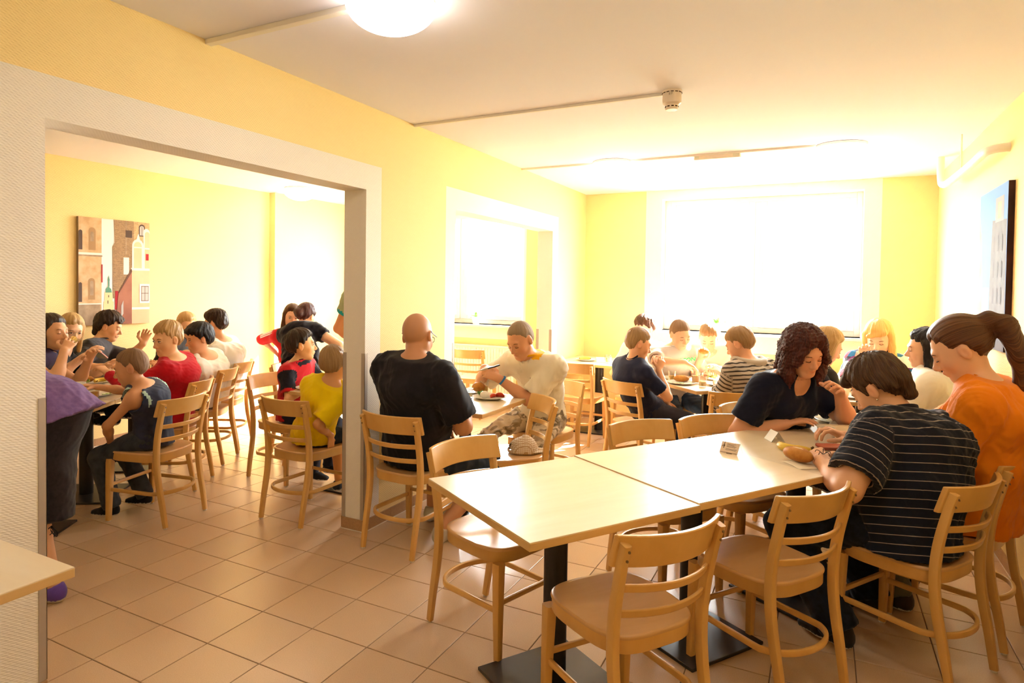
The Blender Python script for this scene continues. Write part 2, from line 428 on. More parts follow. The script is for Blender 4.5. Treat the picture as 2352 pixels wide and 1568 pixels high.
# ------------------------------------------------------------------ lamps and ceiling fixtures
opal = mat('opal_glass_lit', '#fff6e6', 0.3, 0.5, emit=((1.0, 0.95, 0.87), 7.0))
lamp_rim = mat('lamp_base_white', '#f2ede4', 0.4, 0.5)
def ceiling_lamp(x, y, label, r=.185, h=.115):
    t = tag(empty('ceiling_lamp', (x, y, ZC)), label, 'lamp', 'round opal ceiling lamps')
    b = MB(); b.lathe([(r * .93, 0), (r * .97, -.004), (r * .97, -.022), (r * .9, -.028)], 40); b.build('base_plate', lamp_rim, t)
    b = MB(); b.lathe([(r * .93, -.020)] + [(r * math.cos(a) * (1.0 if a > .05 else .98), -.026 - h * math.sin(a)) for a in np.linspace(0, math.pi / 2 - .02, 16)], 40); b.build('shade', opal, t)
ceiling_lamp(1.095, .475, 'lit opal glass ceiling lamp nearest the camera at top of the photo', .172, .10)
ceiling_lamp(.945, 3.87, 'round ceiling lamp on the trunking left of the emergency light', .17, .09)
ceiling_lamp(2.665, 3.93, 'round ceiling lamp on the trunking right of the emergency light', .18, .09)
ceiling_lamp(2.665, .47, 'lit opal ceiling lamp overhead beside the right wall')
ceiling_lamp(-1.75, -1.3, 'opal ceiling lamp in the adjoining room near its wide opening')
ceiling_lamp(-2.70, 3.95, 'opal ceiling lamp in the adjoining room near its window')

plast = mat('detector_white_plastic', '#ecdcc9', 0.45, 0.45)
dark = mat('dark_slot', '#3a2615', 0.8, 0.2)
ink = mat('grey_print_ink', '#8b7358', 0.8, 0.2)
t = tag(empty('smoke_detector', (1.811, 2.085, ZC)), 'white round smoke detector at the end of the ceiling trunking', 'smoke detector')
b = MB(); b.lathe([(.052, 0), (.054, -.008), (.052, -.014), (.05, -.016), (.051, -.05), (.049, -.068), (.036, -.078)], 32); b.build('body', plast, t)
b = MB()
for i in range(14):
    a = 2 * math.pi * i / 14
    b.sweep([(.0525 * math.cos(a + q), .0525 * math.sin(a + q), -.0145) for q in (-.14, -.05, .05, .14)], rsec(.003, .004, .001, 1))
b.build('rim_slot', dark, t)
b = MB(); b.lathe([(.036, -.072), (.034, -.098), (.03, -.104), (.0, -.105)], 28); b.build('sensor_head', plast, t)
b = MB()
for i in range(10):
    a = 2 * math.pi * i / 10
    b.sweep([(.0352 * math.cos(a + q), .0352 * math.sin(a + q), -.088) for q in (-.19, -.06, .06, .19)], rsec(.003, .006, .001, 1))
b.build('sensor_slot', dark, t)
_a = math.atan2(-1.522 - 2.085, 2.563 - 1.811)
M = Matrix.Translation((.0518 * math.cos(_a - .15), .0518 * math.sin(_a - .15), -.028)) @ Matrix.Rotation(_a - .15 + math.pi / 2, 4, 'Z') @ Matrix.Rotation(math.pi / 2, 4, 'X')
text_obj('lettering', '5/7', .016, ink, t, M)

t = tag(empty('emergency_light', (1.80, 3.885, ZC)), 'slim white emergency light on the ceiling trunking', 'emergency light')
b = MB(); b.box((-.175, -.03, -.045), (.175, .03, 0), .006); b.build('housing', plast, t, smooth=False)
b = MB(); b.box((-.165, -.003, -.12), (.165, .003, -.045), .001); b.build('sign_plate', glass_mat('clear_acrylic', (.93, .95, .94), .1), t, smooth=False)
b = MB(); b.box((.12, -.0315, -.035), (.168, -.030, -.012)); b.box((-.168, -.0315, -.035), (-.135, -.030, -.012)); b.build('end_label', mat('pale_label', '#d8d2bc', .6), t, smooth=False)

# white pipe under the ceiling on the right wall
t = tag(empty('wall_pipe', (XR, 2.98, 2.33)), 'white pipe bending along the right wall below the ceiling', 'pipe')
pw = mat('white_pipe_paint', '#f4eee2', .4, .5)
path = bez([(XR + .01, 3.14, 2.36), (XR - .06, 3.16, 2.36), (XR - .10, 3.26, 2.355), (XR - .105, 3.6, 2.345), (XR - .11, 4.35, 2.35), (XR - .115, 4.62, 2.37), (XR - .115, 4.72, 2.44), (XR - .115, 4.74, ZC)], 8)
b = MB(); b.tube([tuple(np.subtract(p, (XR, 2.98, 2.33))) for p in path], .026, 14); b.build('pipe', pw, t)
b = MB()
for yy in (3.9,): b.tube([(-.11, yy - 2.98, .0), (-.11, yy - 2.98, ZC - 2.33)], .005, 8)
b.build('hanger_rod', pw, t)

# radiators below the windows
rad_m = mat('radiator_enamel', '#f6f2ea', .35, .5)
def radiator(x0, x1, z0, z1, label):
    t = tag(empty('radiator', ((x0 + x1) / 2, YF - .065, z0)), label, 'radiator'); w = (x1 - x0) / 2; h = z1 - z0
    b = MB(); n = int((x1 - x0) / .04)
    for i in range(n):
        xa = -w + 2 * w * i / n; b.box((xa + .004, -.05, .03), (xa + 2 * w / n - .004, -.035, h - .03), .003)
    b.box((-w, -.04, .01), (w, .03, h - .012), .004); b.build('panel', rad_m, t, smooth=False)
    b = MB(); b.box((-w, -.052, h - .014), (w, .04, h), .003); b.build('top_grille', rad_m, t, smooth=False)
    b = MB()
    for q in (-w + .1, w - .1): b.box((q - .015, .02, .02), (q + .015, .06, h - .05))
    b.build('bracket', rad_m, t, smooth=False)
    b = MB(); b.tube([(w - .04, -.01, .03), (w - .04, -.01, -z0)], .009, 8); b.tube([(-w + .04, -.01, .03), (-w + .04, -.01, -z0)], .009, 8); b.build('pipe', rad_m, t)
radiator(1.25, 2.65, .14, .78, 'white panel radiator below the large window')
radiator(-2.2, -.75, .14, .78, 'white panel radiator below the window of the adjoining room')

# ------------------------------------------------------------------ chairs
beech = wood_mat('lacquered_beech', '#e4b36a', '#d6a055', .34, .35, 7.0, (1, 1, .25))
beech_seat = wood_mat('lacquered_beech_seat', '#e0b27a', '#d4a268', .30, .4, 6.0, (.35, 1.6, 1))
glide_m = mat('pale_glide', '#d9cdb8', .5, .4)
screw_m = mat('screw_steel', '#7a5a30', .5, .5)
def make_chair():
    t = empty('chair', (0, 0, 0))
    # seat outline: wide rounded front, narrower back
    out = []
    for i in range(56):
        a = 2 * math.pi * i / 56; c, s = math.cos(a), math.sin(a)
        e = 2 / 3.6
        x = .205 * math.copysign(abs(c) ** e, c); y = .205 * math.copysign(abs(s) ** e, s)
        x *= 1.0 - .09 * (0.5 - y / .41) * 1.0
        out.append((x, y + .005))
    n = len(out)
    v = []; f = []
    rings = [(1.0, .444), (1.005, .449), (1.0, .4535), (.985, .4565), (.93, .4555), (.75, .4525), (.45, .450), (.15, .449)]
    for sc_, z in rings:
        for x, y in out: v.append((x * sc_, (y - .0) * sc_, z))
    for j in range(len(rings) - 1):
        for i in range(n): f.append((j * n + i, j * n + (i + 1) % n, (j + 1) * n + (i + 1) % n, (j + 1) * n + i))
    f.append(tuple(range((len(rings) - 1) * n, len(rings) * n))); f.append(tuple(range(n - 1, -1, -1)))
    mesh_obj('seat', v, f, beech_seat, t, True, sharp=50)
    v = []; f = []
    for sc_, z in ((.93, .444), (.985, .444), (.985, .402), (.975, .398), (.93, .398)):
        for x, y in out: v.append((x * sc_, y * sc_, z))
    for j in range(5):
        for i in range(n): f.append((j * n + i, ((j + 1) % 5) * n + i, ((j + 1) % 5) * n + (i + 1) % n, j * n + (i + 1) % n))
    mesh_obj('seat_frame', v, f, beech, t, True, sharp=40)
    # legs
    for sx in (-1, 1):
        b = MB()
        path = bez([(sx * .172, .178, .402), (sx * .176, .182, .2), (sx * .178, .186, .008)], 6)
        scl = [(1 - .34 * i / (len(path) - 1)) for i in range(len(path))]
        b.sweep(path, rsec(.042, .042, .008, 2), up=(0, 1, 0), scl=scl); lg = b.build('leg', beech, t)
        b = MB(); b.lathe([(.013, 0), (.014, .004), (.013, .009)], 12, (sx * .178, .186, 0)); b.build('glide', glide_m, lg)
        b = MB()
        path = bez([(sx * .176, -.248, .008), (sx * .178, -.226, .14), (sx * .18, -.196, .30), (sx * .182, -.185, .43), (sx * .184, -.195, .56), (sx * .187, -.225, .70), (sx * .19, -.247, .775)], 5)
        scl = [.78 + .22 * math.sin(math.pi * min(1, max(0, (p[2] / .86)))) for p in path]
        b.sweep(path, rsec(.030, .036, .007, 2), up=(0, 1, 0), scl=scl); lg = b.build('leg', beech, t)
        b = MB(); b.lathe([(.011, 0), (.012, .004), (.011, .009)], 12, (sx * .176, -.248, 0)); b.build('glide', glide_m, lg)
        b = MB()
        for zz in (.725, .755): b.lathe([(.0042, 0), (.0042, .003)], 10, (sx * .189, -.2555 - (zz - .74) * .32, zz), axis=(0, -1, .3))
        b.build('screw', screw_m, lg)
    # curved top board and two slats
    def board(z0, z1, hw, bow, thick, yb, name):
        b = MB(); m = 14; v = []; f = []
        zs = np.linspace(z0, z1, 5)
        cols = []
        for i in range(m + 1):
            u = -1 + 2 * i / m; x = u * hw; yv = -bow * (1 - u * u)
            sec = []
            for z in zs: sec.append((x, yb + yv - (z - .74) * .30 - thick / 2, z))
            sec2 = [(x, yb + yv - (z - .74) * .30 + thick / 2, z) for z in zs[::-1]]
            k0 = len(v); v += sec + sec2; cols.append(k0)
        k = 10
        for i in range(m):
            for q in range(k):
                f.append((cols[i] + q, cols[i + 1] + q, cols[i + 1] + (q + 1) % k, cols[i] + (q + 1) % k))
        f.append(tuple(cols[0] + q for q in range(k))); f.append(tuple(cols[m] + q for q in range(k - 1, -1, -1)))
        o = mesh_obj(name, v, f, beech, t, True, sharp=40)
        md = o.modifiers.new('bevel', 'BEVEL'); md.width = .004; md.segments = 2; md.limit_method = 'ANGLE'; md.angle_limit = math.radians(50)
        return o
    board(.692, .798, .208, .066, .019, -.206, 'back_board')
    board(.612, .640, .176, .052, .014, -.241, 'slat')
    board(.528, .556, .174, .046, .014, -.252, 'slat')
    # bentwood stretcher hoop and front bar
    b = MB()
    path = [(-.174, .17, .205), (-.176, 0, .205), (-.177, -.12, .205)]
    path += [(-.177 * math.cos(a), -.12 - .115 * math.sin(a), .205) for a in np.linspace(.25, math.pi - .25, 9)]
    path += [(.177, -.12, .205), (.176, 0, .205), (.174, .17, .205)]
    b.sweep(bez(path, 3), rsec(.016, .024, .005, 2)); b.build('stretcher', beech, t)
    b = MB(); b.sweep([(-.165, .178, .235), (.165, .178, .235)], rsec(.016, .022, .005, 2)); b.build('stretcher', beech, t)
    return t
_chair0 = make_chair(); _cused = [False]
def chair(x, y, facing, label, group='bentwood chairs with ladder backs'):
    rz = math.radians(facing - 90)
    if not _cused[0]: c = _chair0; _cused[0] = True; c.location = (x, y, 0); c.rotation_euler[2] = rz
    else: c = dup(_chair0, (x, y, 0), rz)
    return tag(c, label, 'chair', group)
def chair_b(bx, by, facing, label, **k):
    """place by the middle of the top board's upper edge"""
    a = math.radians(facing); return chair(bx + .262 * math.cos(a), by + .262 * math.sin(a), facing, label, **k)

chair_b(2.197, .456, 145, 'empty bentwood chair in the very foreground below the table edge')
chair_b(2.589, 1.088, 146, 'empty bentwood chair between the foreground chair and the striped polo shirt')
chair_b(3.13, 1.53, 148, 'bentwood chair under the person in the striped polo shirt')
chair_b(3.36, 2.02, 157, 'bentwood chair under the ponytailed woman in orange at the right edge')
chair(1.315, 1.0, -18, 'bentwood chair tucked under the left end of the long table row')
chair_b(1.682, 1.956, -38, 'empty bentwood chair behind the first table of the long row')
chair_b(1.972, 2.299, -36, 'empty bentwood chair left of the woman with dark red curls')
chair_b(2.10, 2.86, -33, 'bentwood chair under the woman with dark red curls')
chair_b(.425, 1.381, 87, 'bentwood chair under the bald man in black')
chair_b(.994, 2.366, 222, 'bentwood chair with a checked cap lying on its seat')
chair(.74, 2.93, 260, 'bentwood chair under the man in the cream sports shirt')
chair(-1.26, 1.15, 192, 'bentwood chair under the small boy in the dark vest')
chair_b(-1.53, 1.763, 211, 'bentwood chair under the boy in the red sweater')
chair_b(-1.903, 2.326, 210, 'bentwood chair under the dark-haired boy in white beside the red sweater')
chair_b(-2.16, 2.72, 208, 'bentwood chair under the boy in white farthest along the left table')
chair(-.43, 1.69, 88, 'bentwood chair under the boy in the yellow shirt')
chair(-1.13, 2.20, -4, 'bentwood chair under the boy in the red and black shirt')
chair(-1.55, 2.85, 5, 'empty bentwood chair behind the boy in the red and black shirt')
chair_b(1.165, 3.396, 60, 'bentwood chair under the fair boy in the navy polo')
chair_b(.453, 4.306, 87, 'empty pale bentwood chair in sunlight beside the far opening')
chair_b(-1.02, 4.848, 95, 'empty bentwood chair by the radiator of the adjoining room')
chair_b(2.07, 3.30, 118, 'bentwood chair under the boy in the striped hooded top')
chair(1.42, 4.62, -60, 'bentwood chair under the boy in the grey shirt with green print')
chair(2.02, 4.72, 245, 'bentwood chair under the boy in the pale pink shirt')
chair(1.0, 4.75, -120, 'bentwood chair under the boy half hidden behind the navy polo')
chair(2.40, 3.72, 30, 'bentwood chair under the woman in the black and white patterned top')
chair(3.16, 3.50, 160, 'bentwood chair under the black-haired woman in white')
chair(2.95, 4.55, 268, 'bentwood chair under the blonde woman by the far wall')
chair(-2.30, -.02, 30, 'bentwood chair under the woman drinking from a glass')
chair(-2.62, .72, 32, 'bentwood chair under the blonde woman with a phone')
chair(-2.97, 1.42, 32, 'bentwood chair under the young man in the dark grey shirt')

# ------------------------------------------------------------------ tables
maple = wood_mat('pale_maple_laminate', '#f2e0c4', '#ead4b2', .30, .0, 5.0, (.25, 2.2, 1))
edge_m = wood_mat('maple_edge_band', '#e2ba80', '#d7ab6d', .35, .2, 8.0, (.5, .5, 3))
black_m = mat('black_powder_coat', '#171312', .42, .5, bump=(500, .06, .0006))
base_m = mat('dark_grey_base_plate', '#2b2826', .38, .5, bump=(400, .05, .0006))
TS = .738
def make_table():
    t = empty('cafe_table', (0, 0, 0)); h = TS / 2
    b = MB(); b.box((-h + .001, -h + .001, .741), (h - .001, h - .001, .745), .0012); b.build('table_top', maple, t, smooth=False)
    b = MB(); b.box((-h, -h, .717), (h, h, .7415), .0015); b.build('edge_band', edge_m, t, smooth=False)
    b = MB(); b.box((-.12, -.12, .709), (.12, .12, .717)); b.build('top_plate', black_m, t, smooth=False)
    b = MB(); b.lathe([(.045, .014), (.045, .709)], 28); b.build('column', black_m, t)
    b = MB(); b.box((-.215, -.215, 0), (.215, .215, .014), .003); b.build('base_plate', base_m, t, smooth=False)
    return t
_tab0 = make_table(); _tused = [False]
def table(x, y, rot, label, dz=0.0, sx=1.0):
    if not _tused[0]: c = _tab0; _tused[0] = True; c.location = (x, y, 0); c.rotation_euler[2] = math.radians(rot)
    else: c = dup(_tab0, (x, y, 0), math.radians(rot))
    if sx != 1: c.scale[0] = sx
    if dz: c.scale[2] = 1 + dz / .745
    return tag(c, label, 'table', 'square pedestal tables')
_B = np.array((1.797, .235)); _u = np.array((.5315, .847)); _w = np.array((-.828, .561))
def row(i): return tuple(_B + (.369 + .7385 * i) * _u + .370 * _w)
table(*row(0), 57.3, 'first empty pedestal table of the long row, nearest the camera')
table(*row(1), 57.3, 'second table of the long row, carrying a printed tent card', .004)
table(*row(2), 57.3, 'third table of the long row, with bread roll and banana')
table(*row(3), 57.3, 'last table of the long row, carrying the salad plate', -.003)
table(.4335, 2.265, 0, 'small table between the bald man and the man in cream', sx=.88)
table(1.736, 4.06, 45, 'table where the four boys eat near the large window')
table(.485, 5.08, 0, 'sunlit table in the corner behind the pale chair')
table(-1.636, .544, 122.8, 'nearest table of the left row, behind the bending woman')
table(-2.04, 1.17, 122.8, 'middle table of the left row, in front of the boy in the vest')
table(-2.444, 1.796, 122.8, 'far table of the left row, in front of the red sweater')
table(-.485, 2.29, 0, 'table of the boy in yellow, half hidden by the pillar')
table(2.85, 4.02, 0, 'table of the blonde woman by the far wall')
table(-1.55, 3.75, 0, 'table the woman in black leans over by the window')
table(.450, -.882, 0, 'empty table at the bottom left corner of the photo', sx=.91)
# ------------------------------------------------------------------ implicit-surface figures
V3 = lambda *a: np.array(a, dtype=float)
def unit(v): v = np.asarray(v, float); return v / (np.linalg.norm(v) + 1e-9)
def smin(a, b, k):
    h = np.maximum(k - np.abs(a - b), 0) / k
    return np.minimum(a, b) - h * h * (k * .25)
def cap(a, b, ra, rb, cut=False):
    a = np.asarray(a, float); b = np.asarray(b, float); ba = b - a; L2 = ba @ ba + 1e-12; bl = ba / math.sqrt(L2)
    lo = np.minimum(a - ra, b - rb); hi = np.maximum(a + ra, b + rb)
    def fn(X, Y, Z):
        x, y, z = X - a[0], Y - a[1], Z - a[2]
        t = np.clip((x * ba[0] + y * ba[1] + z * ba[2]) / L2, 0, 1)
        d = np.sqrt((x - t * ba[0]) ** 2 + (y - t * ba[1]) ** 2 + (z - t * ba[2]) ** 2) - (ra + (rb - ra) * t)
        if cut: d = np.maximum(d, (X - b[0]) * bl[0] + (Y - b[1]) * bl[1] + (Z - b[2]) * bl[2])
        return d
    return lo, hi, fn
def ecap(a, b, side, wa, da, wb, db, e=None):
    """cone with elliptical section; side = direction of the wide axis"""
    a = np.asarray(a, float); b = np.asarray(b, float); ba = b - a; L2 = ba @ ba + 1e-12; ax = ba / math.sqrt(L2)
    sd = unit(side - ax * (np.asarray(side) @ ax)); fw = np.cross(ax, sd); r = max(wa, wb, da, db)
    lo = np.minimum(a, b) - r; hi = np.maximum(a, b) + r
    def fn(X, Y, Z):
        x, y, z = X - a[0], Y - a[1], Z - a[2]
        t = np.clip((x * ba[0] + y * ba[1] + z * ba[2]) / L2, 0, 1)
        x, y, z = x - t * ba[0], y - t * ba[1], z - t * ba[2]
        w = wa + (wb - wa) * t; d = da + (db - da) * t; m = e or .7 * np.minimum(w, d)
        p = x * sd[0] + y * sd[1] + z * sd[2]; q = x * fw[0] + y * fw[1] + z * fw[2]; s = x * ax[0] + y * ax[1] + z * ax[2]
        k0 = np.sqrt((p / w) ** 2 + (q / d) ** 2 + (s / m) ** 2); k1 = np.sqrt((p / w ** 2) ** 2 + (q / d ** 2) ** 2 + (s / m ** 2) ** 2) + 1e-6
        return k0 * (k0 - 1) / k1
    return lo, hi, fn
def ell(c, M, r):
    c = np.asarray(c, float); M = np.asarray(M, float); R = max(r); lo = c - R; hi = c + R
    def fn(X, Y, Z):
        x, y, z = X - c[0], Y - c[1], Z - c[2]
        p = (x * M[0, 0] + y * M[1, 0] + z * M[2, 0]); q = (x * M[0, 1] + y * M[1, 1] + z * M[2, 1]); s = (x * M[0, 2] + y * M[1, 2] + z * M[2, 2])
        k0 = np.sqrt((p / r[0]) ** 2 + (q / r[1]) ** 2 + (s / r[2]) ** 2); k1 = np.sqrt((p / r[0] ** 2) ** 2 + (q / r[1] ** 2) ** 2 + (s / r[2] ** 2) ** 2) + 1e-6
        return k0 * (k0 - 1) / k1
    return lo, hi, fn

class Field:
    def __init__(s, lo, hi, h):
        s.lo = np.asarray(lo, float); s.h = h; s.n = np.ceil((np.asarray(hi) - s.lo) / h).astype(int) + 2
        s.F = np.full(s.n, 1.0, dtype=np.float32)
        s.ax = [(s.lo[i] + h * np.arange(s.n[i])).astype(np.float32) for i in range(3)]
    def blk(s, lo, hi, pad):
        a = np.clip(np.floor((lo - pad - s.lo) / s.h).astype(int), 0, s.n); b = np.clip(np.ceil((hi + pad - s.lo) / s.h).astype(int) + 1, 0, s.n)
        if np.any(b - a < 2): return None
        sl = tuple(slice(a[i], b[i]) for i in range(3))
        return sl, s.ax[0][sl[0]][:, None, None], s.ax[1][sl[1]][None, :, None], s.ax[2][sl[2]][None, None, :]
    def add(s, pr, k=.02, off=0.0):
        q = s.blk(pr[0] - off, pr[1] + off, k + 2 * s.h)
        if q is None: return s
        sl, X, Y, Z = q; s.F[sl] = smin(s.F[sl], pr[2](X, Y, Z) - off, k); return s
    def sub(s, pr, k=.006):
        q = s.blk(pr[0], pr[1], k + 2 * s.h)
        if q is None: return s
        sl, X, Y, Z = q; s.F[sl] = -smin(-s.F[sl], pr[2](X, Y, Z), k); return s
    def clip(s, p, n, k=.004):
        """keep the side where (x-p).n < 0"""
        d = (s.ax[0][:, None, None] - p[0]) * n[0] + (s.ax[1][None, :, None] - p[1]) * n[1] + (s.ax[2][None, None, :] - p[2]) * n[2]
        s.F = np.maximum(s.F, d.astype(np.float32)); return s
    def sample(s, P):
        q = (P - s.lo) / s.h; i = np.clip(np.floor(q).astype(int), 0, s.n - 2); t = np.clip(q - i, 0, 1); out = 0
        for dx in (0, 1):
            for dy in (0, 1):
                for dz in (0, 1):
                    w = (t[:, 0] if dx else 1 - t[:, 0]) * (t[:, 1] if dy else 1 - t[:, 1]) * (t[:, 2] if dz else 1 - t[:, 2])
                    out = out + w * s.F[i[:, 0] + dx, i[:, 1] + dy, i[:, 2] + dz]
        return out
    def mesh(s, smooth=1):
        F = s.F; S = F < 0
        c = np.zeros(s.n - 1, dtype=np.uint8)
        for d in range(8): c += S[(d >> 2) & 1:(s.n[0] - 1 + ((d >> 2) & 1)), (d >> 1) & 1:(s.n[1] - 1 + ((d >> 1) & 1)), d & 1:(s.n[2] - 1 + (d & 1))]
        mixed = (c > 0) & (c < 8); idx = np.argwhere(mixed)
        if len(idx) == 0: return np.zeros((0, 3)), np.zeros((0, 4), int)
        off = np.array([[(d >> 2) & 1, (d >> 1) & 1, d & 1] for d in range(8)])
        val = np.stack([F[idx[:, 0] + o[0], idx[:, 1] + o[1], idx[:, 2] + o[2]] for o in off], 1)
        acc = np.zeros((len(idx), 3)); cnt = np.zeros(len(idx))
        for a in range(8):
            for bit in (1, 2, 4):
                b = a | bit
                if b == a: continue
                m = (val[:, a] < 0) != (val[:, b] < 0); fa = val[m, a]; fb = val[m, b]; t = fa / (fa - fb)
                acc[m] += off[a] + t[:, None] * (off[b] - off[a]); cnt[m] += 1
        V = s.lo + (idx + acc / cnt[:, None]) * s.h
        I = np.full(s.n - 1, -1, dtype=np.int64); I[mixed] = np.arange(len(idx)); Q = []
        for ax in range(3):
            o = [i for i in range(3) if i != ax]
            sl0 = [slice(None)] * 3; sl1 = [slice(None)] * 3
            sl0[ax] = slice(0, s.n[ax] - 1); sl1[ax] = slice(1, s.n[ax])
            for i in o: sl0[i] = slice(1, s.n[i] - 1); sl1[i] = slice(1, s.n[i] - 1)
            A = S[tuple(sl0)]; B = S[tuple(sl1)]; e = np.argwhere(A != B)
            if len(e) == 0: continue
            ins = A[e[:, 0], e[:, 1], e[:, 2]]
            p = e.copy(); p[:, o[0]] += 1; p[:, o[1]] += 1       # grid vertex index
            def cell(d0, d1):
                q = p.copy(); q[:, o[0]] += d0; q[:, o[1]] += d1; return I[q[:, 0], q[:, 1], q[:, 2]]
            quad = np.stack([cell(-1, -1), cell(0, -1), cell(0, 0), cell(-1, 0)], 1)
            flip = ins if ax != 1 else ~ins
            quad[~flip] = quad[~flip][:, ::-1]; Q.append(quad)
        Q = np.concatenate(Q); Q = Q[(Q >= 0).all(1)]
        for _ in range(smooth):
            E = np.concatenate([Q[:, [0, 1]], Q[:, [1, 2]], Q[:, [2, 3]], Q[:, [3, 0]]]); n = len(V)
            w = np.bincount(E[:, 0], minlength=n) + np.bincount(E[:, 1], minlength=n)
            A = np.stack([np.bincount(E[:, 0], V[E[:, 1], i], n) + np.bincount(E[:, 1], V[E[:, 0], i], n) for i in range(3)], 1)
            V = np.where(w[:, None] > 0, V * .5 + .5 * A / np.maximum(w, 1)[:, None], V)
        return V, Q
def normals(V, Q):
    n = np.cross(V[Q[:, 2]] - V[Q[:, 0]], V[Q[:, 3]] - V[Q[:, 1]]); N = np.stack([sum(np.bincount(Q[:, j], n[:, i], len(V)) for j in range(4)) for i in range(3)], 1)
    return N / (np.linalg.norm(N, axis=1, keepdims=True) + 1e-12)
def compact(V, Q):
    u, inv = np.unique(Q, return_inverse=True); return V[u], inv.reshape(Q.shape), u
def fast_mesh(name, V, Q, m, parent, origin, mi=None, attrs=None):
    me = bpy.data.meshes.new(name); n = len(V); q = len(Q)
    me.vertices.add(n); me.vertices.foreach_set('co', np.ascontiguousarray(V - origin, dtype=np.float32).ravel())
    me.loops.add(q * 4); me.loops.foreach_set('vertex_index', np.ascontiguousarray(Q, dtype=np.int32).ravel())
    me.polygons.add(q); me.polygons.foreach_set('loop_start', np.arange(0, q * 4, 4, dtype=np.int32))
    me.polygons.foreach_set('use_smooth', np.ones(q, dtype=bool))
    for x in (m if isinstance(m, (list, tuple)) else [m]): me.materials.append(x)
    if mi is not None: me.polygons.foreach_set('material_index', np.asarray(mi, dtype=np.int32))
    me.update(calc_edges=True)
    for an, (kind, arr) in (attrs or {}).items():
        a = me.attributes.new(an, kind, 'POINT')
        a.data.foreach_set('color' if kind == 'FLOAT_COLOR' else 'value', np.ascontiguousarray(arr, dtype=np.float32).ravel())
    me.validate(); return add_obj(name, me, parent)
def wrinkle(P, seed, amp, sc, axis=None, n=4):
    r = np.random.RandomState(seed); out = 0
    for i in range(n):
        d = r.normal(size=3)
        if axis is not None: d = d + np.asarray(axis) * r.choice([-1, 1]) * 1.6
        d = unit(d); e = unit(r.normal(size=3)); f = 2 * math.pi / (sc * r.uniform(.6, 1.7)); p, q = r.uniform(0, 6.28, 2)
        w = np.sin(P @ d * f + p + 1.8 * np.sin(P @ e * f * .33 + q)); gate = .5 + .5 * np.sin(P @ unit(r.normal(size=3)) * f * .25 + q)
        out = out + (1 - 2 * np.abs(w)) * gate
    return amp * out / n

def ik(a, t, l1, l2, pole):
    d = t - a; L = np.linalg.norm(d); L = min(max(L, abs(l1 - l2) + .01), (l1 + l2) * .995); d = unit(d); t = a + d * L
    x = (l1 * l1 - l2 * l2 + L * L) / (2 * L); h = math.sqrt(max(l1 * l1 - x * x, 0)); p = np.asarray(pole, float); p = unit(p - d * (p @ d))
    return a + d * x + p * h, t

def skin_mat(name, c):
    return mat(name, c, .5, .35, attr='col')
lash_m = mat('dark_lash', '#2e1c12', .7, .2)
sclera_m = mat('eye_white', '#e9e2da', .3, .5)
SHOE_SOLE = mat('shoe_sole_white', '#d8d2c8', .7, .3)
def cloth(name, col, **k):
    k.setdefault('rough', .85); k.setdefault('spec', .15)
    return mat(name, col, bump=k.pop('bump', (700, .18, .0012)), sheen=k.pop('sheen', .12), **k)
def hair_mat(name, c1, c2, rough=.45):
    if name in MATS: return MATS[name]
    m = mat(name, c1, rough, .35)
    nt = m.node_tree; b = nt.nodes['Principled BSDF']; L = nt.links
    a = nd(nt, 'ShaderNodeAttribute', attribute_name='strand')
    n = nd(nt, 'ShaderNodeTexNoise', Scale=1.0, Detail=3.0); cb = nd(nt, 'ShaderNodeCombineXYZ'); tc = nd(nt, 'ShaderNodeTexCoord')
    mu = nd(nt, 'ShaderNodeMath', operation='MULTIPLY'); mu.inputs[1].default_value = 90.0; L.new(a.outputs['Fac'], mu.inputs[0]); L.new(mu.outputs[0], cb.inputs['X'])
    mp = nd(nt, 'ShaderNodeMapping'); mp.inputs['Scale'].default_value = (5, 5, 5); L.new(tc.outputs['Object'], mp.inputs['Vector'])
    va = nd(nt, 'ShaderNodeVectorMath', operation='ADD'); L.new(cb.outputs[0], va.inputs[0]); L.new(mp.outputs[0], va.inputs[1]); L.new(va.outputs[0], n.inputs['Vector'])
    r = nd(nt, 'ShaderNodeValToRGB'); e = r.color_ramp.elements; e[0].position = .36; e[0].color = (*lin(c2), 1); e[1].position = .66; e[1].color = (*lin(c1), 1)
    L.new(n.outputs['Fac'], r.inputs['Fac']); L.new(r.outputs['Color'], b.inputs['Base Color'])
    bp = nd(nt, 'ShaderNodeBump', Strength=.55, Distance=.004); L.new(n.outputs['Fac'], bp.inputs['Height']); L.new(bp.outputs['Normal'], b.inputs['Normal'])
    return m

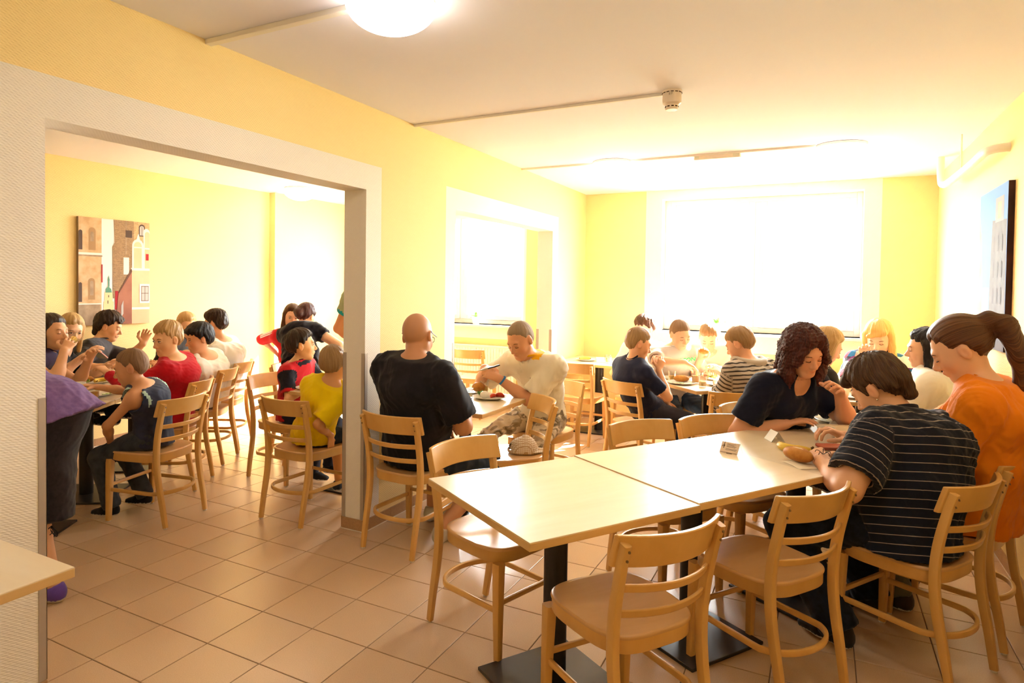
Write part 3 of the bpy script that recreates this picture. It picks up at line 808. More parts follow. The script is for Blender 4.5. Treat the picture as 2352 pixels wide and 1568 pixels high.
ZB_SHORT = ([-.14, -.085, -.05, -.028, -.012, .004, .018, .034, .055, .085, .12], [-.060, -.058, -.048, -.010, .022, .012, -.006, .028, .050, .062, .066])
def hair(parent, origin, H, R, hs, style, m, seed, h):
    """style: dict(t thickness, zb hairline, extra prims in head space, sub prims, amp, spike)"""
    t = style.get('t', .014); I3 = np.eye(3)
    lo = V3(-.125, -.15, -.10); hi = V3(.125, .135, .165)
    ex = [e() if callable(e) else e for e in style.get('extra', [])]
    for e in ex: lo = np.minimum(lo, e[0] - .02); hi = np.maximum(hi, e[1] + .02)
    f = Field(lo, hi, h / hs)
    tf, tt, tb = style.get('tf', t), style.get('tt', t), style.get('tb', t)
    f.add(ell((0, -.012, .028), I3, (.076, .098, .095)), .01)
    f.add(ell((0, -.034, -.010), I3, (.060, .054, .060)), .03)
    ys, zs = style.get('zb', ZB_SHORT); zb = np.interp(f.ax[1], ys, zs).astype(np.float32)
    xx_ = f.ax[0][:, None, None]; yy_ = f.ax[1][None, :, None]; jag = style.get('jag', .006)
    zbn = zb[None, :, None] + jag * (np.sin(xx_ * 150 + 1.5 * np.sin(yy_ * 95) + seed) + .7 * np.sin(yy_ * 190 + xx_ * 70 + seed * 2))
    rmp = np.clip((f.ax[2][None, None, :] - zbn) / style.get('ramp', .05), -.3, 1); rmp = np.where(rmp > 0, rmp * (2 - rmp), rmp)
    yy = f.ax[1][None, :, None]; zz_ = f.ax[2][None, None, :]
    wf = np.clip(yy / .08, 0, 1); wb = np.clip(-yy / .08, 0, 1); wt = np.clip((zz_ - .05) / .06, 0, 1)
    tl = (t * (1 - wf - wb) + tf * wf + tb * wb) * (1 - wt) + tt * wt
    f.F = f.F - (-.006 + (tl + .006) * rmp).astype(np.float32)
    for e in ex: f.add(e, style.get('k', .02))
    for sx in (-1, 1):
        if style.get('ears', True): f.sub(ell((sx * .084, -.006, -.006), I3, (.014, .024, .034)), .006)
    for e in style.get('sub', []): f.sub(e, .01)
    V, Q = f.mesh(1)
    N = normals(V, Q); az = np.arctan2(V[:, 0], V[:, 1] + .02 + .35 * np.maximum(0, V[:, 2] - .05)); r = np.random.RandomState(seed)
    st = style.get('flow', 'crown')
    u = az * 1.0 if st == 'crown' else (np.arctan2(V[:, 0], V[:, 2] - .02) if st == 'back' else V @ unit(r.normal(size=3)) * 12)
    d = 0
    for fr in (9, 17, 31, 53): d = d + np.sin(u * fr + r.uniform(0, 6.28) + 2.0 * np.sin(V[:, 2] * 40 + r.uniform(0, 6))) / (fr ** .35)
    V = V + N * (style.get('amp', .0022) * 1.35 * d)[:, None]
    if style.get('curl'): V = V + N * wrinkle(V, seed + 3, style['curl'], .03, n=5)[:, None] + wrinkle(V, seed + 9, style['curl'] * .6, .045, n=3)[:, None] * np.array([[1., .4, 0.]])
    W = H + (V * hs) @ R.T
    return fast_mesh('hair', W, Q, m, parent, origin, attrs={'strand': ('FLOAT', u)})

def head_R(yaw, pitch, roll):
    a, p, r = map(math.radians, (yaw, pitch, roll)); f0 = V3(math.cos(a), math.sin(a), 0); r0 = V3(math.sin(a), -math.cos(a), 0); u0 = V3(0, 0, 1)
    f = f0 * math.cos(p) - u0 * math.sin(p); u = u0 * math.cos(p) + f0 * math.sin(p)
    r1 = r0 * math.cos(r) + u * math.sin(r); u1 = u * math.cos(r) - r0 * math.sin(r)
    return np.stack([r1, f, u1], 1)
def head_prims(H, R, hs, fem, kid):
    T = lambda x, y, z: H + R @ (V3(x, y, z) * hs)
    E = lambda c, r: ell(T(*c), R, tuple(q * hs for q in r)); K = lambda a, b, ra, rb: cap(T(*a), T(*b), ra * hs, rb * hs)
    jw = .9 if fem else (.88 if kid else 1.0); nl = .8 if kid else (.9 if fem else 1.0)
    A = [(E((0, -.012, .028), (.076, .098, .095)), .01), (E((0, .028, -.028), (.063 * (1.03 if kid else 1), .066, .083)), .03),
         (K((0, .02, -.07), (0, .064 - .004 * kid, -.097), .040 * jw, .019), .03)]
    for s in (-1, 1):
        A += [(K((s * .046 * jw, .0, -.052), (s * .018, .060, -.096), .017, .015), .025), (E((s * .036, .056, -.032), (.023, .022, .026)), .02),
              (E((s * .078, -.008, -.006), (.0085, .019, .031)), .006), (E((s * .011, .0965, -.040), (.0085, .009, .0075)), .006)]
    A += [(K((-.030, .083, .022), (.030, .083, .022), .012, .012), .015), (K((0, .088, .006), (0, .1025 + .004 * nl, -.030), .0075, .0105), .010),
          (E((0, .1045 + .004 * nl, -.035), (.0115, .012, .0105)), .008),
          (K((-.019, .082, -.064), (.0, .0915, -.061), .006, .0075), .006), (K((.019, .082, -.064), (.0, .0915, -.061), .006, .0075), .006),
          (K((-.016, .082, -.0715), (.016, .082, -.0715), .0075, .0075), .006), (E((0, .0865, -.0725), (.012, .007, .0065)), .006)]
    Sb = [(E((s * .031, .101, .000), (.019, .017, .0105)), .010) for s in (-1, 1)] + [(E((s * .090, -.002, -.004), (.009, .010, .018)), .004) for s in (-1, 1)]
    A2 = [(E((s * .031, .0785, .000), (.0142, .0142, .0125)), .004) for s in (-1, 1)]
    return A, Sb, A2, T
def hand_prims(W, X, N, side, hs, curl, thumb=.4, spread=1.0):
    X = unit(X); N = unit(N - X * (N @ X)); T = np.cross(N, X) * (1 if side == 'R' else -1); out = []
    K = W + X * .084 * hs
    out.append((ecap(W - X * .012 * hs, K, T, .027 * hs, .019 * hs, .041 * hs, .0135 * hs), .015))
    for i in range(4):
        b = W + X * (.086, .091, .087, .077)[i] * hs + T * (.030, .010, -.010, -.029)[i] * hs
        L = (.072, .080, .074, .058)[i] * hs; a = 0.0; r = (.0088, .0088, .0085, .0075)[i] * hs
        d0 = unit(X + T * (.10, .03, -.05, -.12)[i] * spread); c = curl[i] if isinstance(curl, (list, tuple)) else curl
        for k, (fr, an) in enumerate(((.46, 48), (.30, 62), (.24, 45))):
            a += math.radians(an) * c; d = d0 * math.cos(a) - N * math.sin(a); e = b + d * L * fr
            out.append((cap(b, e, r, r * .92), .004)); b = e; r *= .93
    b = W + X * .022 * hs + T * .026 * hs - N * .006 * hs
    for k, (l, d) in enumerate(((.045, X * .62 + T * .72 - N * .30), (.033, X * .9 + T * (.45 - .5 * thumb) - N * (.25 + .5 * thumb)), (.027, X * .95 + T * (.2 - .7 * thumb) - N * (.25 + .6 * thumb)))):
        e = b + unit(d) * l * hs; out.append((cap(b, e, (.0135, .0108, .0098)[k] * hs, (.0112, .0098, .0082)[k] * hs), .008)); b = e
    return out

def person(label, pel, face, head, hd, s=1.0, hs=1.0, fem=False, kid=False, skin='#e2ab86', build=(1, 1, 1, 1), arms=None, feet=None, shirt=None, pants=None,
           hairst=None, hairm=None, shoes='#3a3a3c', lod=1, sy=0, bow=.05, eyes='down', seed=1, neck=1.0, brow='#5a3d26', extra=None, trap=1.0, bust=0, belly=0, cat_group='people eating in the canteen', stand=False):
    sh_w, ch_d, wa_w, hip_w = build
    hb, hh, hn, hg, hp = {0: (.0100, .0045, .0039, .0084, .0110), 1: (.0120, .0060, .0054, .0108, .0135), 2: (.0140, .0070, .0064, .0135, .0160)}[lod]
    pel = V3(*pel); H = V3(*head); a = math.radians(face); F = V3(math.cos(a), math.sin(a), 0); Rt = V3(F[1], -F[0], 0); R = head_R(*hd)
    org = V3(pel[0], pel[1], 0); root = empty('person', tuple(org)); tag(root, label, 'person', cat_group)
    NT = H + R @ (V3(0, -.018, -.060) * hs); sp = unit(NT - pel); NB = NT - unit(sp * .55 + R[:, 2] * .45) * .085 * s * neck
    back = -F + sp * (F @ sp); back = unit(back)
    q = NB - pel; waist = pel + q * .34 + back * bow * .8 * s; chest = pel + q * .70 + back * bow * s; top = pel + q * .90 + back * bow * .45 * s
    ay = math.radians(face + sy); sd = V3(math.sin(ay), -math.cos(ay), 0); sd = unit(sd - sp * (sd @ sp) * .6); fws = unit(np.cross(sp, sd)) if np.dot(np.cross(sp, sd), F) > 0 else -unit(np.cross(sp, sd))
    SH = {'R': top + sd * .165 * s * sh_w - sp * .025 * s, 'L': top - sd * .165 * s * sh_w - sp * .025 * s}
    tor = [(ecap(pel - sp * .02 * s, waist, Rt, .155 * s * hip_w, .115 * s * ch_d, .135 * s * wa_w, .100 * s * ch_d), .05),
           (ecap(waist, chest, Rt * .5 + sd * .5, .135 * s * wa_w, .100 * s * ch_d, .155 * s * sh_w, .112 * s * ch_d), .05),
           (ecap(chest, top, sd, .155 * s * sh_w, .110 * s * ch_d, .125 * s * sh_w, .080 * s), .05)]
    for k in 'LR': tor.append((cap(top + (SH[k] - top) * .3 - sp * .02 * s, SH[k] - sp * .012 * s, .062 * s * trap, .054 * s), .05)); tor.append((cap(NB - sp * .015 * s, SH[k] + sp * .005 * s, .040 * s * trap, .036 * s), .06))
    if belly: tor.append((ell(pel + q * .25 + F * .05 * s, np.stack([Rt, F, V3(0, 0, 1)], 1), (.145 * s * wa_w * belly, .12 * s * belly, .13 * s * belly)), .05))
    if bust:
        for z in (-1, 1): tor.append((ell(chest + fws * .085 * s * ch_d + sd * z * .068 * s - sp * .01 * s, np.eye(3), (.062 * s * bust,) * 3), .04))
    # arms
    A = {}; l1, l2 = .285 * s, .245 * s
    for k in 'LR':
        d = dict((arms or {}).get(k) or {}); sg = 1 if k == 'R' else -1
        t = V3(*d['to']) if 'to' in d else SH[k] + F * .25 * s - V3(0, 0, .42 * s)
        if 'el' in d:
            E = V3(*d['el']); E = SH[k] + unit(E - SH[k]) * l1; Wr = E + unit(t - E) * l2 if not d.get('free') else t
        else:
            E, Wr = ik(SH[k], t, l1, l2, V3(*d['pole']) if 'pole' in d else (V3(0, 0, -1) + sd * sg * .6 - F * .35))
        fd = unit(Wr - E); X = unit(V3(*d['dir'])) if 'dir' in d else fd; N = V3(*d['n']) if 'n' in d else V3(0, 0, 1)
        A[k] = dict(E=E, W=Wr, X=X, N=N, curl=d.get('curl', .45), th=d.get('th', .4), bare=d.get('bare', True), spread=d.get('spread', 1.0))
    # legs
    Lg = {}; t1, t2 = .41 * s, .41 * s
    for k in 'LR':
        sg = 1 if k == 'R' else -1; hip = pel + Rt * sg * .085 * s * hip_w - V3(0, 0, .015 * s)
        ft = (feet or {}).get(k); 
        if ft is None: ft = pel + F * .40 * s + Rt * sg * .12 * s
        an = V3(ft[0], ft[1], ft[2] if len(ft) > 2 else .085); kn, an2 = ik(hip, an, t1, t2, V3(*(feet or {}).get('pole', (0, 0, 1))) + F * 1.0 + Rt * sg * (feet or {}).get('out', .1))
        Lg[k] = (hip, kn, an2 if np.linalg.norm(an2 - an) > .03 else an)
    # ---- skin
    sk = []; hA, hS, hA2, HT = head_prims(H, R, hs, fem, kid)
    nr = (.048 if fem else (.046 if kid else .057)) * (s if kid else (s + 1) / 2) * neck ** .3
    sk.append((cap(NB - sp * .03 * s, NT + R[:, 1] * .004, nr * 1.12, nr), .03))
    sk += [(p, k) for p, k in tor]
    arm_r = d_r = 1.0 if not kid else .86
    arm_r *= (shirt or {}).get('armr', 1.0)
    for k in 'LR':
        a_ = A[k]; sg = 1 if k == 'R' else -1
        sk.append((cap(SH[k], a_['E'], .052 * s * arm_r, .041 * s * arm_r), .03)); sk.append((cap(a_['E'], a_['E'] + (a_['W'] - a_['E']) * .4, .040 * s * arm_r, .041 * s * arm_r), .02)); sk.append((cap(a_['E'] + (a_['W'] - a_['E']) * .3, a_['W'], .041 * s * arm_r, .0265 * s * (.5 + .5 * arm_r)), .02))
    hands = {k: hand_prims(A[k]['W'], A[k]['X'], A[k]['N'], k, s * (1.0 if not kid else .98), A[k]['curl'], A[k]['th'], A[k]['spread']) for k in 'LR'}
    bare_leg = (pants or {}).get('len', 1.0) < .97
    if bare_leg:
        for k in 'LR':
            hip, kn, an = Lg[k]; sk.append((cap(hip, kn, .075 * s, .055 * s), .02)); sk.append((cap(kn, kn + (an - kn) * .4, .052 * s, .054 * s), .02)); sk.append((cap(kn + (an - kn) * .35, an, .054 * s, .036 * s), .02))
    def bounds(pr, pad=.03):
        return np.min([p[0] for p, _ in pr], 0) - pad, np.max([p[1] for p, _ in pr], 0) + pad
    fine = hA + hA2
    lo, hi = bounds(sk + fine + hands['L'] + hands['R'])
    f = Field(lo, hi, hb)
    def fill(fl, hand=True, hd_=True):
        for p, k in sk: fl.add(p, k)
        if hd_:
            for p, k in hA: fl.add(p, k * hs)
            for p, k in hS: fl.sub(p, k * hs)
            for p, k in hA2: fl.add(p, k * hs)
        for kk in 'LR':
            for p, k in hands[kk]: fl.add(p, k * s)
    fill(f); parts = []
    V, Q = f.mesh(1)
    regs = []
    hlo, hhi = H - .150 * hs, H + .150 * hs
    boxes_ = [(hlo, hhi, hh)]
    for k in 'LR':
        if A[k]['bare'] is not None:
            b0, b1 = bounds(hands[k], .012); boxes_.append((b0, b1, hn))
    cen = V[Q].mean(1); keep = np.ones(len(Q), bool)
    for b0, b1, _ in boxes_: keep &= ~((cen > b0 + hb * .6).all(1) & (cen < b1 - hb * .6).all(1))
    parts.append((V, Q[keep]))
    for b0, b1, hv in boxes_:
        g = Field(b0, b1, hv); fill(g); v, q_ = g.mesh(1); parts.append((v, q_))
    Vs, Qs, o = [], [], 0
    for v, q_ in parts: Vs.append(v); Qs.append(q_ + o); o += len(v)
    V = np.concatenate(Vs); Q = np.concatenate(Qs)
    garments = []
    # ---- shirt
    if shirt:
        lo_ = shirt.get('loose', .012) * s; sf = []
        lo2, hi2 = bounds(tor, .06 + lo_); ssl = shirt.get('sleeve', .55)
        for k in 'LR':
            for P_ in ((SH[k], A[k]['E']) + ((A[k]['W'],) if ssl > 1 else ())): lo2 = np.minimum(lo2, P_ - .1 * s); hi2 = np.maximum(hi2, P_ + .1 * s)
        hem = pel - sp * shirt.get('hem', .09) * s; lo2 = np.minimum(lo2, hem - .16 * s); hi2 = np.maximum(hi2, hem + .16 * s)
        g = Field(lo2, hi2, hg)
        for p, k in tor: g.add(p, k + .01, lo_)
        g.add(ecap(hem - sp * .05, pel, Rt, (.160 * hip_w + .006) * s, .122 * s * ch_d, .158 * s * hip_w, .118 * s * ch_d), .05, lo_)
        g.clip(hem, -sp)
        if not stand: g.clip(V3(0, 0, .463), V3(0, 0, -1))
        nk = unit(sp * .9 - fws * shirt.get('vneck', .35)); npt = NB + sp * (shirt.get('collar', -.004) + .034) * s
        # neckline: plane plus a hole round the neck
        g.clip(npt, nk); g.sub(cap(NB - sp * .05, NT + sp * .04, nr * 1.16 + .004, nr * 1.10 + .006), .006)
        if shirt.get('scoop'): g.sub(ell(NB + fws * (.07 + .02) * s - sp * .02 * s, np.stack([sd, fws, sp], 1), (.075 * s, .07 * s, shirt['scoop'] * s)), .01)
        if ssl > 0:
            for k in 'LR':
                a_ = A[k]; t_ = min(ssl, 1.0); e_ = SH[k] + (a_['E'] - SH[k]) * t_
                r0 = .056 * s * arm_r + lo_; r1 = (.046 * s * arm_r + lo_ * 1.1 + shirt.get('flare', .010) * s)
                g.add(cap(SH[k] - (a_['E'] - SH[k]) * .02, e_, r0, r1, cut=ssl <= 1), .03)
                if ssl > 1:
                    w_ = a_['E'] + (a_['W'] - a_['E']) * min(1.0, ssl - 1); g.add(cap(a_['E'], w_, .046 * s * arm_r + lo_ * .8, .033 * s * arm_r + lo_ * .6, cut=True), .03)
                else: g.sub(cap(e_ - unit(a_['E'] - SH[k]) * .012, e_ + unit(a_['E'] - SH[k]) * .03, .041 * s * arm_r + .007, .041 * s * arm_r + .007), .003)
        else:
            for k in 'LR': g.sub(cap(SH[k] - sd * (.0) , SH[k] + (sd if k == 'R' else -sd) * .2 * s, .085 * s, .12 * s), .006)
        for pr, kk in shirt.get('add', []): g.add(pr, kk)
        for p_, n_ in shirt.get('clips', []): g.clip(p_, n_)
        v, q_ = g.mesh(2); N = normals(v, q_); calm = np.clip((np.linalg.norm(v - NB, axis=1) - .085 * s) / (.09 * s), 0, 1)
        v2 = v + N * (calm * (wrinkle(v, seed * 7 + 1, shirt.get('wr', .010) * s, .13, axis=sd * .8) + wrinkle(v, seed * 7 + 2, shirt.get('wr', .010) * .4 * s, .05, axis=sd)))[:, None]
        if not shirt.get('scoop') and shirt.get('band', True):
            axn = unit(NT - NB); c0 = NB + axn * (((npt - NB) @ nk) / (axn @ nk)) - nk * .004; e1 = unit(sd - nk * (sd @ nk)); e2 = np.cross(nk, e1); rr_ = nr * 1.13 + .007; st_ = 1 / max(.6, abs(axn @ nk)); bb = MB()
            bb.sweep([c0 - org + e1 * rr_ * math.cos(w_) + e2 * rr_ * st_ * math.sin(w_) for w_ in np.linspace(0, 2 * math.pi, 29)[:-1]], rsec(.008, .016, .0035, 2), up=tuple(nk), closed=True)
            bb.build('collar', shirt.get('bandm', shirt['m'][-1] if isinstance(shirt['m'], list) and shirt.get('band2', True) else (shirt['m'][0] if isinstance(shirt['m'], list) else shirt['m'])), root)
        # cloth coordinates: along the trunk or along the sleeve
        tc = (v - pel) @ sp; zone = np.zeros(len(v))
        best = g.h * 0 + np.abs(np.stack([p[2](v[:, 0], v[:, 1], v[:, 2]) for p, _ in tor[:3]]).min(0) - lo_)
        across = (v - pel) @ sd
        for k in 'LR':
            a_ = A[k]
            for i, (P0, P1, off_) in enumerate(((SH[k], a_['E'], 0), (a_['E'], a_['W'], l1))):
                if i == 1 and ssl <= 1: continue
                dd = np.abs(cap(P0, P1, .056 * s, .046 * s)[2](v[:, 0], v[:, 1], v[:, 2])); u_ = unit(P1 - P0); tt = (v - P0) @ u_
                m_ = (dd < best - .004) & (tt > .02); best = np.where(m_, dd, best); tc = np.where(m_, .5 - (tt + off_), tc); zone = np.where(m_, 1.0 if k == 'R' else 2.0, zone)
        mi = None; ms = shirt['m'] if isinstance(shirt['m'], list) else [shirt['m']]
        if len(ms) > 1 and 'zone' in shirt:
            zf = lambda P_: shirt['zone'](dict(P=P_, tc=tc, zone=zone, NB=NB, NT=NT, sp=sp, F=fws, sd=sd, SH=SH, A=A, pel=pel, s=s, hem=hem, top=top, chest=chest))
            mi = zf(v)[q_[:, 0]]
        garments.append(g)
        root['_sh'] = 0; del root['_sh']
        fast_mesh(shirt.get('name', 'shirt'), v2, q_, ms, root, org, mi, {'tc': ('FLOAT', tc), 'across': ('FLOAT', across), 'zone': ('FLOAT', zone)})
    # ---- trousers / skirt
    if pants:
        lo_ = pants.get('loose', .012) * s; pr = [(tor[0][0], .04)]; ln = pants.get('len', 1.0)
        for k in 'LR':
            hip, kn, an = Lg[k]
            if ln > .5: pr += [(cap(hip, kn, .082 * s, .060 * s), .03), (cap(kn, kn + (an - kn) * (ln - .5) * 2, .060 * s, (.060 - .015 * (ln - .5) * 2 + pants.get('flare', .004)) * s, cut=True), .03)]
            else: pr += [(cap(hip, hip + (kn - hip) * ln * 2, .082 * s, .074 * s, cut=True), .03)]
        for e in pants.get('add', lambda d: [])(dict(Lg=Lg, pel=pel, F=F, Rt=Rt, s=s)): pr.append(e)
        b0, b1 = bounds(pr, .03 + lo_); g = Field(b0, b1, hp)
        for p, k in pr: g.add(p, k, lo_)
        g.clip(pel + sp * .075 * s, sp)
        for p_, n_ in pants.get('clips', []): g.clip(p_, n_)
        v, q_ = g.mesh(1); N = normals(v, q_)
        v2 = v + N * (wrinkle(v, seed * 7 + 4, pants.get('wr', .010) * s, .12, axis=F) + wrinkle(v, seed * 7 + 5, pants.get('wr', .010) * .4 * s, .05))[:, None]
        garments.append(g); fast_mesh(pants.get('name', 'trousers'), v2, q_, pants['m'], root, org)
    # ---- skin colour
    V, Q, _ = compact(V, Q)
    base = np.array(lin(skin)); col = np.tile(np.append(base, 1.0), (len(V), 1)); loc = (V - H) @ R / hs
    def dab(c, r, tint, amt, sq=(1, 1, 1)):
        d_ = np.sqrt((((loc - np.array(c)) / np.array(sq)) ** 2).sum(1)); w = np.clip(1.25 - d_ / r, 0, 1)[:, None] * amt; col[:, :3] = col[:, :3] * (1 - w) + np.array(tint) * w
    for z in (-1, 1): dab((z * .038, .07, -.035), .03, base * (1.0, .72, .68), .35); dab((z * .08, -.01, -.006), .03, base * (1.05, .75, .68), .4)
    dab((0, .095, -.0665), .0085, base * (.92, .60, .58), .6, (2.2, 2, 1)); dab((0, .11, -.035), .018, base * (1.0, .8, .76), .4)
    for z in (-1, 1): dab((z * .031, .09, .0), .012, base * (.80, .66, .60), .45, (1.4, 1.5, .9))
    if hairst and hairst.get('stubble'):
        c_, amt = hairst['stubble']; zb_ = np.interp(loc[:, 1], *ZB_SHORT); w = (np.clip((loc[:, 2] - zb_) / .012, 0, 1) * (np.abs(loc[:, 0]) < .2) * (np.linalg.norm(loc, axis=1) < .16))[:, None] * amt
        col[:, :3] = col[:, :3] * (1 - w) + np.array(lin(c_)) * w
    fast_mesh('body', V, Q, skin_mat('skin', '#e0aa88'), root, org, attrs={'col': ('FLOAT_COLOR', col)})
    # ---- eyes and brows
    b = MB(); bt = lambda *p: tuple(HT(*p) - org)
    for z in (-1, 1):
        b.m = 0; zz = -.0065 if eyes == 'down' else .0045
        b.tube([bt(z * .0185, .0895, zz), bt(z * .025, .0930, zz + (-.0015 if eyes == 'down' else .002)), bt(z * .032, .0938, zz + (-.002 if eyes == 'down' else .0025)), bt(z * .039, .0915, zz - .0005), bt(z * .0445, .0865, zz)], .0016 * hs, 6)
        if eyes == 'open':
            b.m = 1; b.ell(bt(z * .031, .0890, .0008), tuple(np.array((.0115, .0045, .0048)) * hs), 10, 6, Matrix(R.tolist())); b.m = 0; b.ell(bt(z * .031, .0922, .001), tuple(np.array((.0046, .002, .0046)) * hs), 8, 6, Matrix(R.tolist()))
    b.build('eyes', [lash_m, sclera_m], root)
    b = MB()
    for z in (-1, 1): b.tube([bt(z * .014, .0935, .017), bt(z * .026, .0955, .0215), bt(z * .038, .0915, .0225), bt(z * .047, .083, .0185)], .0024 * hs, 6, scl=[.7, 1, .9, .4])
    b.build('eyebrows', mat('brow_' + brow.lstrip('#'), brow, .8, .1), root)
    if hairst and hairst.get('t', 1) > 0: hair(root, org, H, R, hs, hairst, hairm, seed, hh * 1.25)
    # ---- shoes
    if shoes:
        for k in 'LR':
            hip, kn, an = Lg[k]; ft = (feet or {}); td = F
            if ('d' + k) in ft: td = unit(V3(*ft['d' + k]))
            z0 = max(an[2] - .085 * s, 0.0); c = lambda fo, zz: V3(an[0], an[1], z0) + td * fo * s + V3(0, 0, zz * s)
            pr = [(ecap(c(-.035, .04), c(.07, .036), np.cross(td, V3(0, 0, 1)), .036 * s, .040 * s, .043 * s, .036 * s), .02), (ecap(c(.07, .036), c(.155, .026), np.cross(td, V3(0, 0, 1)), .044 * s, .036 * s, .036 * s, .022 * s), .02), (cap(c(-.015, .05), c(-.01, .085), .040 * s, .040 * s, cut=True), .02)]
            b0, b1 = bounds(pr, .015); g = Field(b0, b1, 0.012)
            for p, kk in pr: g.add(p, kk)
            g.clip(V3(0, 0, z0 + .001), V3(0, 0, -1)); v, q_ = g.mesh(1)
            fast_mesh('shoe', v, q_, [cloth('shoe_' + shoes.lstrip('#'), shoes, rough=.6), SHOE_SOLE], root, org, (v[q_].mean(1)[:, 2] < z0 + .018 * s).astype(int))
    J = dict(root=root, org=org, A=A, SH=SH, H=H, R=R, HT=HT, NB=NB, top=top, chest=chest, waist=waist, pel=pel, sp=sp, sd=sd, F=F, fws=fws, Lg=Lg, s=s, hs=hs)
    if extra: extra(J)
    return J
# ------------------------------------------------------------------ people
def stripe_mat(name, base, line, period, width, attr='tc', off=0.0, **k):
    if name in MATS: return MATS[name]
    m = cloth(name, base, **k); nt = m.node_tree; b = nt.nodes['Principled BSDF']; L = nt.links
    a = nd(nt, 'ShaderNodeAttribute', attribute_name=attr); ad = nd(nt, 'ShaderNodeMath', operation='ADD'); ad.inputs[1].default_value = 10.0 + off; L.new(a.outputs['Fac'], ad.inputs[0])
    md = nd(nt, 'ShaderNodeMath', operation='FLOORED_MODULO'); md.inputs[1].default_value = period; L.new(ad.outputs[0], md.inputs[0])
    lt = nd(nt, 'ShaderNodeMath', operation='LESS_THAN'); lt.inputs[1].default_value = width; L.new(md.outputs[0], lt.inputs[0])
    mx = nd(nt, 'ShaderNodeMix', data_type='RGBA'); mx.inputs[6].default_value = (*lin(base), 1); mx.inputs[7].default_value = (*lin(line), 1)
    L.new(lt.outputs[0], mx.inputs['Factor']); L.new(mx.outputs[2], b.inputs['Base Color']); return m
def patch_mat(name, cols, scale, stretch=(1, 1, 1), kind='noise'):
    if name in MATS: return MATS[name]
    m = cloth(name, cols[0]); nt = m.node_tree; b = nt.nodes['Principled BSDF']; L = nt.links
    tc = nd(nt, 'ShaderNodeTexCoord'); mp = nd(nt, 'ShaderNodeMapping'); mp.inputs['Scale'].default_value = stretch; L.new(tc.outputs['Object'], mp.inputs['Vector'])
    if kind == 'noise': n = nd(nt, 'ShaderNodeTexNoise', Scale=scale, Detail=2.0, Distortion=.8); o = n.outputs['Fac']
    else: n = nd(nt, 'ShaderNodeTexVoronoi', Scale=scale); o = nd(nt, 'ShaderNodeSeparateColor'); L.new(n.outputs['Color'], o.inputs[0]); o = o.outputs[0]
    L.new(mp.outputs[0], n.inputs['Vector']); r = nd(nt, 'ShaderNodeValToRGB'); r.color_ramp.interpolation = 'CONSTANT'; e = r.color_ramp.elements
    lo, hi = (.36, .62) if kind == 'noise' else (.0, .85)
    for i, c in enumerate(cols):
        p = lo + (hi - lo) * i / max(1, len(cols) - 1) if i else 0.0
        q = e[i] if i < 2 else e.new(p)
        q.position = p; q.color = (*lin(c), 1)
    L.new(o, r.inputs['Fac']); L.new(r.outputs['Color'], b.inputs['Base Color']); return m

I3 = np.eye(3)
BR = hair_mat('brown_hair', '#5b3d25', '#2f1d10'); DB = hair_mat('dark_brown_hair', '#3d2817', '#1c110a'); BK = hair_mat('black_hair', '#1d1718', '#0b0809')
BL = hair_mat('blond_hair', '#d8b37a', '#a97f45'); LB = hair_mat('light_brown_hair', '#b38c5e', '#7d5c38'); AU = hair_mat('auburn_hair', '#5a221a', '#2a0f0c')
CH = hair_mat('chestnut_hair', '#6e4221', '#3c220f'); YB = hair_mat('golden_hair', '#f0c878', '#c8964a'); GR = hair_mat('grey_brown_stubble', '#a58d72', '#84705a', .8); CB = hair_mat('cropped_brown_hair', '#9c7753', '#6e5138', .7)
jeans_dk = cloth('dark_navy_jeans', '#15171f', var=('#232838', 30.0)); jeans = cloth('blue_jeans', '#39506f', var=('#27384f', 14.0)); blackp = cloth('black_trousers', '#1b1a1d')
greyp = cloth('washed_grey_denim', '#4a4d52', var=('#33363b', 16.0)); dkgrey = cloth('charcoal_trousers', '#333036')
ZB_W = ([-.14, -.03, .0, .02, .05, .085, .12], [-.10, -.10, -.06, .0, .045, .068, .070])
SHORT = dict(t=.015, tt=.022, amp=.0026)
CROP = dict(t=.006, tt=.009, amp=.0010, jag=.003)
THICK = dict(t=.022, tt=.03, tf=.026, amp=.003, extra=[lambda: cap((-.045, .075, .085), (.045, .085, .075), .022, .018)], zb=([-.14, -.085, -.05, -.028, -.012, .004, .018, .034, .055, .085, .13], [-.072, -.07, -.055, -.02, .018, .005, -.015, .02, .038, .045, .05]))
def spec(**k): return k

